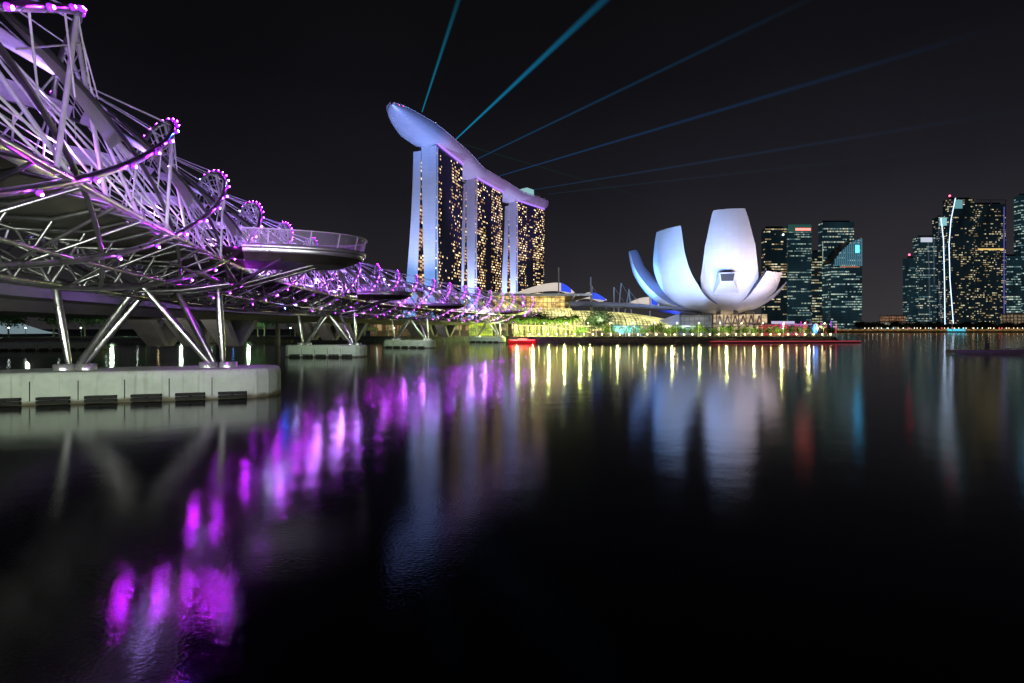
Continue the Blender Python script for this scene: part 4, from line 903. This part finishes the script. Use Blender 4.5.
# ------------------------------------------------------------ business district across the bay
def tower(px0, px1, py, Y, wmat, label, dep=13, name='office_tower', roof='dark', poly=None, parts=None):
    x0, x1 = at(px0, Y)[0], at(px1, Y)[0]; H = CH + (HY - py) / F * Y
    root = empty(name, label, 'office tower', ((x0 + x1)/2, Y, 2), 'office towers across the bay'); lc_ = tuple(root.location)
    m = MB(); m.prism([(x0, Y), (x1, Y), (x1, Y + dep), (x0, Y + dep)], 1.9, H, 0, 1); relv(m, lc_).build('facade', [wmat, M['dark']], root)
    m = MB(); m.prism([(x0 + 4, Y + 6), (x1 - 4, Y + 6), (x1 - 4, Y + dep - 6), (x0 + 4, Y + dep - 6)], H + 0.01, H + 4); relv(m, lc_).build('roof_plant', M['dark'], root)
    return root, x0, x1, H, lc_
VAR = {41: (5.5, 4.4, 0.75, 4), 42: (3.0, 4.2, 0.85, 9), 43: (4.5, 4.6, 0.8, 5), 44: (2.6, 4.8, 0.9, 18), 46: (3.6, 4.4, 0.78, 8), 51: (4, 4, 0.7, 5), 52: (2.6, 3.8, 0.7, 7), 53: (3, 3.6, 0.3, 3), 54: (3.4, 3.8, 0.3, 3), 55: (2.6, 3.5, 0.45, 5), 56: (4, 4.4, 0.8, 7), 57: (3.2, 4.2, 0.85, 9)}
def wmx(nm, base, lit, A, B, es, seed, cw=3.2, ch=4.0, run=0.55, rl=6):
    cw, ch, run, rl = VAR[seed]
    return wmy(nm, base, lit, A, B, es, seed, cw, ch, run, rl)
def wmy(nm, base, lit, A, B, es, seed, cw, ch, run, rl): return windows(nm, base, cw, ch, lit, A, B, es, seed, run, rl, None, (0.06, 0.94, 0.35, 0.8), 0.12, 0.3, 0.10 if A == teal else 0.05)
teal, tealb = (0.22, 0.68, 0.85), (0.85, 1.0, 0.75); gold, goldb = (1.0, 0.66, 0.25), (1.0, 0.92, 0.6); YB = 900
glassb = (0.030, 0.085, 0.11)
t1 = tower(765, 787, 228, YB, wmx('office_windows_warm', (0.02, 0.035, 0.045), 0.40, gold, goldb, 0.8, 41), 'dark office tower with warm yellow floors, leftmost behind the museum')
t2 = tower(787.5, 811.5, 226, YB + 6, wmx('office_windows_teal', glassb, 0.42, teal, tealb, 0.4, 42), 'teal glass office tower with a small red sign at its top')
t3 = tower(812, 822, 252, YB + 12, wmx('office_windows_mixed', (0.03, 0.05, 0.05), 0.5, gold, tealb, 0.7, 43), 'narrow lower office tower with yellow-green floors')
t4 = tower(822.5, 854, 222, YB + 30, wmx('office_windows_green', (0.03, 0.07, 0.075), 0.42, teal, goldb, 0.65, 44, rl=12), 'tall flat-topped office tower behind the curved-roof one')
for tt, (f0, f1, z0, z1), c, es in ((t2, (0.32, 0.95, -11, -2), (1.0, 0.16, 0.12), 1.1), ):
    root, x0, x1, H, lc_ = tt; m = MB(); m.box((x0 + (x1 - x0)*(f0 + f1)/2, YB + 5.2, H - 6), ((x1 - x0)*(f1 - f0), 0.8, 4)); relv(m, lc_).build('sign_panel', [emis('red_sign', (1.0, 0.12, 0.10), 4.5)], root)
    m = MB(); m.box((x0 + (x1 - x0)*0.5, YB + 5.4, H - 4), ((x1 - x0)*0.96, 0.6, 13)); relv(m, lc_).build('crown_wall', [emis('green_crown', (0.15, 0.6, 0.5), 0.12)], root)
m = MB(); root, x0, x1, H, lc_ = t1; m.sphere((x0 + (x1 - x0)*0.8, YB - 2, H - 12), 1.7, 8, 5); relv(m, lc_).build('floodlamp', emis('roof_flood', (0.85, 1, 0.95), 3), root)
m = MB(); root, x0, x1, H, lc_ = t4; m.box((x0 - 0.2, YB + 29, H*0.42), (0.8, 0.8, H*0.8)); relv(m, lc_).build('edge_light', emis('edge_pale', (0.7, 0.8, 0.6), 0.45), root)
# curved roof tower
x0, x1 = at(831, YB)[0], at(862, YB)[0]; root = empty('office_tower', 'teal office tower with a curved sloping lit crown, right end of the left cluster', 'office tower', ((x0 + x1)/2, YB, 2), 'office towers across the bay'); lc_ = tuple(root.location)
zf = lambda f: CH + (HY - (264 - 26*(1 - (1 - f)**1.8))) / F * YB
m = MB(); cols_ = 12
for i in range(cols_):
    fa, fb = i/cols_, (i+1)/cols_; xa, xb = x0 + (x1-x0)*fa, x0 + (x1-x0)*fb; cut = CH + (HY - 268)/F*YB
    m.face([(xa, YB, 2), (xb, YB, 2), (xb, YB, cut), (xa, YB, cut)], [(xa - x0, 0), (xb - x0, 0), (xb - x0, cut - 2), (xa - x0, cut - 2)], 0)
    m.face([(xa, YB, cut), (xb, YB, cut), (xb, YB, zf(fb)), (xa, YB, zf(fa))], [(xa - x0, cut), (xb - x0, cut), (xb - x0, zf(fb)), (xa - x0, zf(fa))], 0)
    m.face([(xa, YB, zf(fa)), (xb, YB, zf(fb)), (xb, YB + 34, zf(fb)), (xa, YB + 34, zf(fa))], None, 1)
    m.face([(xa, YB + 34, 2), (xa, YB + 34, zf(fa)), (xb, YB + 34, zf(fb)), (xb, YB + 34, 2)], None, 1)
m.quad((x1, YB, 2), (x1, YB + 34, 2), (x1, YB + 34, zf(1)), (x1, YB, zf(1))); m.quad((x0, YB + 34, 2), (x0, YB, 2), (x0, YB, zf(0)), (x0, YB + 34, zf(0)))
relv(m, lc_).build('facade', [wmx('office_windows_deep', glassb, 0.42, teal, tealb, 0.6, 46), M['dark']], root)
m = MB()
for i in range(14):
    f = 0.14 + 0.84*i/13; xa = x0 + (x1 - x0)*f; zz = zf(f) - 1.5; m.box((xa, YB - 0.4, (zz + cut + 4)/2), (2.4, 0.5, max(1, zz - cut - 4)))
relv(m, lc_).build('crown_light', emis('crown_teal', (0.22, 0.58, 0.78), 0.28), root)
m = MB(); m.box((x0 + (x1-x0)*0.84, YB - 0.9, CH + (HY - 249)/F*YB), (6, 0.4, 13)); relv(m, lc_).build('logo_panel', emis('logo_blue', (0.04, 0.5, 1.0), 7), root)
m = MB(); m.box((x0 + (x1-x0)*0.6, YB - 0.6, cut + 2), (34, 0.5, 1.6)); relv(m, lc_).build('terrace_light', emis('terrace_red', (1.0, 0.35, 0.2), 0.5), root)
# right cluster
t6 = tower(908.5, 918, 258, YB, wmx('office_windows_a', (0.02, 0.04, 0.04), 0.36, teal, tealb, 0.4, 51), 'short dark office tower with a red beacon, left end of the right cluster')
t7 = tower(918.5, 938, 237, YB - 6, wmx('office_windows_b', (0.03, 0.05, 0.05), 0.44, teal, goldb, 0.6, 52), 'office tower with a white and red lit crown')
t7b = tower(938.5, 946, 217, YB - 10, wmx('office_windows_c', (0.02, 0.03, 0.04), 0.34, (0.7, 0.85, 1), goldb, 0.6, 53), 'slim residential tower with a pale teal top and light line, left of the sail-edged one')
t8 = tower(949, 975, 199, YB - 14, wmx('office_windows_d', (0.02, 0.022, 0.03), 0.29, gold, goldb, 0.7, 54, 3.2, 3.6, 0.3), 'tallest dark tower with a bent glowing edge line and red beacon')
t9 = tower(975.5, 1006, 204, YB - 20, wmx('office_windows_e', (0.035, 0.028, 0.035), 0.35, gold, goldb, 0.7, 55, 3.0, 3.6, 0.35), 'broad dark tower with gold windows and an open roof frame')
t10 = tower(1006.5, 1021, 256, YB, wmx('office_windows_f', (0.02, 0.045, 0.04), 0.4, teal, tealb, 0.6, 56), 'lower green-lit office tower near the right edge')
t11 = tower(1021, 1060, 195, YB + 20, wmx('office_windows_g', (0.025, 0.045, 0.05), 0.42, teal, tealb, 0.6, 57), 'tall tower cut by the right edge of the picture with a blue lit top')
def bits(t, items):
    root, x0, x1, H, lc_ = t
    for nm, f, z, w_, h, col, es in items:
        m = MB(); m.box((x0 + (x1-x0)*f, root.location[1] - 0.5, z if z > 0 else H + z), (w_, 0.6, h)); relv(m, lc_).build(nm, emis(nm + '_glow', col, es), root)
bits(t7, [('sign_panel', 0.4, -5, 20, 8, (0.8, 0.85, 1.0), 0.7), ('sign_panel', 0.8, 1, 10, 4, (1.0, 0.06, 0.2), 5)])
bits(t7b, [('crown_panel', 0.6, -8, 12, 14, (0.35, 0.8, 0.85), 0.7)])
bits(t8, [('crown_panel', 0.35, -9, 14, 15, (0.25, 0.65, 0.75), 0.5)])
bits(t9, [('sky_terrace', 0.5, CH + (HY - 251)/F*YB, 44, 2.4, (1.0, 0.7, 0.2), 0.9), ('corner_light', 0.93, 115, 1.5, 200, (0.25, 0.22, 1.0), 0.35)])
bits(t11, [('crown_panel', 0.3, -4, 20, 8, (0.12, 0.55, 1.0), 7)])
for t, lab in ((t6, 0), (t8, 1)):
    root, x0, x1, H, lc_ = t; m = MB(); m.tube([(x0 + 3, root.location[1] + 2, H), (x0 + 3, root.location[1] + 2, H + 5)], 0.4, 5, True, 1); m.sphere((x0 + 3, root.location[1] + 2, H + 6), 1.5, 8, 5); relv(m, lc_).build('beacon', [emis('beacon_red', (1.0, 0.05, 0.12), 12), M['dark']], root)
def lightline(t, pts, m_):
    root, x0, x1, H, lc_ = t; m = MB(); m.tube([at(px, YB - 22, py) for px, py in pts], 0.6, 5); relv(m, lc_).build('light_line', m_, root)
ll = emis('light_line', (0.55, 0.72, 1.0), 2.4)
lightline(t7b, [(941, 218), (943.5, 240), (944.5, 280), (945, 325)], ll)
lightline(t8, [(955.5, 198), (951, 220), (949, 245), (950, 280), (953.5, 325)], ll)
root, x0, x1, H, lc_ = t9
m = MB(); m.tube([(x0, YB - 20, H + 7), (x1, YB - 20, H + 7)], 0.6, 5)
for f in (0.02, 0.5, 0.98): m.tube([(x0 + (x1 - x0)*f, YB - 20, H), (x0 + (x1 - x0)*f, YB - 20, H + 7)], 0.5, 5)
relv(m, lc_).build('roof_frame', M['roofgrey'], root)
# low buildings, far shore
def low(px0, px1, py, Y, m_, lab, cat, nm):
    x0, x1 = at(px0, Y)[0], at(px1, Y)[0]; H = CH + (HY - py)/F*Y; r = empty(nm, lab, cat, ((x0+x1)/2, Y, 2)); lc_ = tuple(r.location)
    m = MB(); m.prism([(x0, Y), (x1, Y), (x1, Y + 20), (x0, Y + 20)], 1.9, H - 1.5); relv(m, lc_).build('wall', m_, r)
    m = MB(); m.prism([(x0 - 2, Y - 2), (x1 + 2, Y - 2), (x1 + 2, Y + 22), (x0 - 2, Y + 22)], H - 1.5, H); relv(m, lc_).build('roof', M['tent'], r); return r
low(889, 906, 315, 860, litglass('old_hotel_wall', (0.5, 0.15, 0.06), (1.0, 0.6, 0.35), 0.4, 4, 4, 0.3, 3), 'small old building with reddish lit walls in the gap between the tower clusters', 'building', 'old_building')
low(884, 912, 321.5, 800, litglass('canopy_hall', (0.6, 0.5, 0.35), (1.0, 0.9, 0.7), 0.6, 5, 4, 0.2, 5), 'long low white lit hall at the far shore in the gap between tower clusters', 'building', 'waterfront_hall')
low(1013, 1050, 313, 800, litglass('shore_hall', (0.3, 0.2, 0.12), (0.8, 0.6, 0.4), 0.4, 6, 5, 0.3, 7), 'low pale building on the far shore at the right edge', 'building', 'waterfront_hall')
lw = empty('shore_arcade', 'low line of orange lit arcades along the far waterline', 'arcade', (600, 742, 2)); lc_ = tuple(lw.location)
m = MB(); m.quad((300, 737, 2.0), (1000, 737, 2.0), (1000, 737, 4.6), (300, 737, 4.6)); relv(m, lc_).build('front', litglass('arcade_orange', (0.9, 0.35, 0.08), (1.0, 0.7, 0.25), 0.9, 9, 5, 0.45, 9), lw)
rg = random.Random(8)
far_lamp = None
for i in range(44):
    px = 866 + i * 3.9 + rg.uniform(-2, 2); Y = 740; c = rg.choice([(1, 0.8, 0.5), (1, 0.9, 0.8), (1, 0.55, 0.25), (0.4, 0.8, 1), (1, 0.1, 0.1)][:5] if rg.random() > .3 else [(1, 0.8, 0.5)])
    key = 'farlamp_%d' % int(c[2]*10)
    if key not in M: M[key] = emis(key, c, 5)
    m = MB(); m.tube([(0, 0, 0), (0, 0, 4)], 0.12, 4, True, 1); m.sphere((0, 0, 4.4), 0.5, 6, 4)
    o = m.build('shore_lamp', [M[key], M['dark']], None, (at(px, Y)[0], Y, 1.9)); tag(o, 'tiny lamp at the far waterline below the towers', 'lamp', 'lamps along the far shore')
m = MB(); m.box((0, 0, 1.6), (26, 3, 3.2)); tag(m.build('lit_kiosk', emis('teal_kiosk', (0.05, 0.6, 0.8), 1.5), None, (at(956, 738)[0], 738.5, 1.95)), 'bright teal lit kiosk on the far shore below the tallest tower', 'kiosk')

# left bank: glowing domed stadium roof, lights
dm = empty('glasshouse_dome', 'white glowing domed roof behind the trees on the left bank', 'dome', (-342, 330, 2))
m = MB(); rows = []
for i in range(25):
    f = i / 24; x = -34 + 68*f; h = 12 * math.sin(math.pi*f)
    rows.append([(x, -20 + 40*q/8, h*math.sin(math.pi*(q + 0.5)/9)) for q in range(9)])
m.grid(rows, 0); m.build('roof', mat('dome_lit', (0.6, 0.7, 0.7), 0.5, 0, 0.06, 0.4, emi=(0.6, 0.85, 0.95), es=0.25), dm)
rg = random.Random(77)
for i in range(26):
    x = -230 + i * 7.2 + rg.uniform(-2, 2); y = float(np.interp(x, [-170, -110, -62], [173, 195, 209])) + 1; k = rg.choice(['warm', 'white', 'white', 'green', 'blue', 'red'] if i % 2 else ['warm', 'white'])
    if 'l_' + k not in M: M['l_' + k] = emis('bank_' + k, {'warm': (1, .75, .35), 'white': (.85, 1, .9), 'green': (.4, 1, .2), 'blue': (.1, .35, 1), 'red': (1, .04, .06)}[k], 16)
    m = MB(); m.tube([(0, 0, 0), (0, 0, 3.2)], 0.08, 5, True, 1); m.sphere((0, 0, 3.4), 0.2, 7, 4)
    o = m.build('bank_lamp', [M['l_' + k], M['dark']], None, (x, y, 2)); tag(o, '%s lamp on the left bank under the road bridge' % k, 'lamp', '%s lamps on the left bank' % k)
for i, x in enumerate((-176, -150, -128, -105)):
    l = bpy.data.lights.new('bank_light', 'POINT'); l.energy = 5000; l.color = (0.6, 1.0, 0.55); l.shadow_soft_size = 0.4; o = bpy.data.objects.new('bank_light', l); COL.objects.link(o); o.location = (x, 186 + i*6, 5)

# jetty on the right
jt = empty('floating_jetty', 'dark floating jetty with a thin pole at the right edge of the bay', 'jetty', (at(990, 103)[0], 103, 0))
m = MB(); m.box((6, 1, 0.42), (26, 2.6, 0.7)); m.build('deck', M['jetty'], jt)
m = MB(); m.box((6, -0.36, 0.42), (25.8, 0.1, 0.12)); m.build('edge_beam', mat('purple_paint', (0.16, 0.06, 0.2), 0.5), jt)
m = MB(); m.tube([(-7.6, 0, -0.5), (-7.6, 0, 6.2)], 0.06, 6); m.build('pole', M['steel_dark'], jt)
for x in (-5, -2.5, 0, 4, 8): m = MB(); m.tube([(x, 1.8, 0.7), (x, 1.8, 1.7)], 0.05, 6); m.build('mooring_post', M['steel_dark'], jt)
m = MB(); m.box((0.4, 1.5, 1.4), (1.0, 0.9, 1.3)); m.box((0.4, 1.5, 2.12), (1.3, 1.1, 0.12)); m.box((0.4, 1.5, 2.7), (0.45, 0.35, 1.0)); m.build('cabinet', M['dark'], jt)
m = MB(); m.box((6, 0.2, 1.15), (6, 0.8, 0.12)); m.box((6, 0.2, 0.95), (0.2, 0.5, 0.4)); m.box((4, 0.2, 0.95), (0.2, 0.5, 0.4)); m.box((8, 0.2, 0.95), (0.2, 0.5, 0.4)); m.build('bench', M['concrete_grey'], jt)
# added unseen fill spots near the camera brighten the nearest pier and bridge tubes
spot((-12, 12, 6), (-26, 36, 1.5), (0.88, 1.0, 0.80), 12500, 75)
spot((-27, 14, 6), (-31, 36, 2.5), (0.9, 1.0, 0.80), 8500, 75)
spot((-4, 16, 3), (-24, 34, 12), (0.95, 1.0, 0.85), 2600, 80)
spot((-3, 6, 4), (-20, 22, 15), (0.95, 0.95, 1.0), 6500, 70)
for s_ in [p[0] for p in PIERS[1:]]:
    c, t, n = fr(s_); q = c - t*17 + n*6
    spot((q[0], q[1], 8.2), (c[0], c[1], 1.5), (0.80, 1.0, 0.72), 7000, 70)  # added unseen spot brightening a farther pier cap
    q = c - t*16 - n*18; q2 = c - n*24
    spot((q[0], q[1], 6.0), (q2[0], q2[1], 3), (0.95, 0.9, 0.75), 2600, 100)  # added unseen spot for the splayed road bridge piers
c, t, n = fr(s_of_y(37.5)); q = c - t*4 - n*7
for y_ in (36, 52, 70):
    c, t, n = fr(s_of_y(y_)); q = c - n*6.4; q2 = c - n*12.2
    spot((q[0], q[1], 8.6), (q2[0], q2[1], 8.2), (0.42, 0.10, 1.0), 420, 130, 0.3)

spot((88, 84, 9), (100, 104, 0.5), (0.8, 0.65, 1.0), 5000, 90)  # added unseen fill that lifts the dark jetty
# ------------------------------------------------------------ laser beams from the roof park
def beam(px0, py0, Y0, px1, py1, k1, r0, r1, col, st, lab):
    a = Vector(at(px0, Y0, py0)); b = Vector(at(px1, Y0*k1, py1)); L = (b - a).length
    n = 14; m = MB(); rows = [[(math.cos(2*math.pi*k/n)*r, math.sin(2*math.pi*k/n)*r, z) for k in range(n)] for r, z in ((r0, 0), (r1, L))]
    m.grid(rows, 0, True, None, True); m.face(list(reversed(rows[0]))); m.face(rows[1])
    mt = bpy.data.materials.new('laser_light'); mt.use_nodes = True; t = mt.node_tree; t.nodes.clear(); o_ = N(t, 'ShaderNodeOutputMaterial'); e = N(t, 'ShaderNodeEmission'); e.inputs[0].default_value = (*col, 1)
    tcn = N(t, 'ShaderNodeTexCoord'); s_ = N(t, 'ShaderNodeSeparateXYZ'); t.links.new(tcn.outputs['Object'], s_.inputs[0])
    f = math_n(t, 'DIVIDE', s_.outputs[2], L); r = math_n(t, 'ADD', math_n(t, 'MULTIPLY', f, (r1 - r0)), r0)
    rho2 = math_n(t, 'ADD', math_n(t, 'POWER', math_n(t, 'ABSOLUTE', s_.outputs[0]), 2.0), math_n(t, 'POWER', math_n(t, 'ABSOLUTE', s_.outputs[1]), 2.0))
    rad = math_n(t, 'POWER', math_n(t, 'MAXIMUM', math_n(t, 'SUBTRACT', 1.0, math_n(t, 'DIVIDE', rho2, math_n(t, 'MULTIPLY', r, r))), 0.0), 1.6)
    fade = math_n(t, 'POWER', math_n(t, 'MAXIMUM', math_n(t, 'SUBTRACT', 1.0, f), 0.0), 1.3)
    t.links.new(math_n(t, 'MULTIPLY', math_n(t, 'DIVIDE', st, math_n(t, 'MULTIPLY', r, math_n(t, 'POWER', r, 0.35))), math_n(t, 'MULTIPLY', math_n(t, 'MULTIPLY', fade, rad), 2.1)), e.inputs[1]); t.links.new(e.outputs[0], o_.inputs['Volume'])
    o = m.build('laser_beam', mt, None, a); o.rotation_euler = (b - a).to_track_quat('Z', 'Y').to_euler(); tag(o, lab, 'laser beam', 'laser beams over the hotel')
CB = (0.0, 0.42, 1.0)
beam(422, 112, 474, 478, -60, 0.95, 0.7, 4.0, (0.0, 0.5, 0.85), 0.14, 'steep short blue beam at the left, over the roof prow')
beam(454, 141, 548, 700, -90, 0.92, 0.7, 8.5, (0.0, 0.48, 0.95), 0.20, 'brightest and widest blue beam, second from the left')
beam(473, 161, 606, 850, -20, 0.90, 0.7, 4.2, (0.01, 0.32, 0.8), 0.055, 'thin blue beam, third from the left')
beam(496, 177, 690, 1010, 24, 0.90, 0.7, 6.2, (0.02, 0.24, 0.75), 0.062, 'long low blue beam ending above the office towers, fourth from the left')
beam(532, 190, 775, 1060, 104, 0.90, 0.8, 6, (0.05, 0.24, 0.6), 0.036, 'faint blue beam from the far end of the roof, fifth from the left')
beam(548, 194, 800, 950, 150, 0.92, 0.8, 5, (0.06, 0.3, 0.5), 0.016, 'faintest and lowest blue beam')
beam(459, 143, 560, 700, 214, 1.0, 0.5, 1.6, (0.0, 0.6, 0.35), 0.009, 'very faint green beam slanting down to the right past the roof')
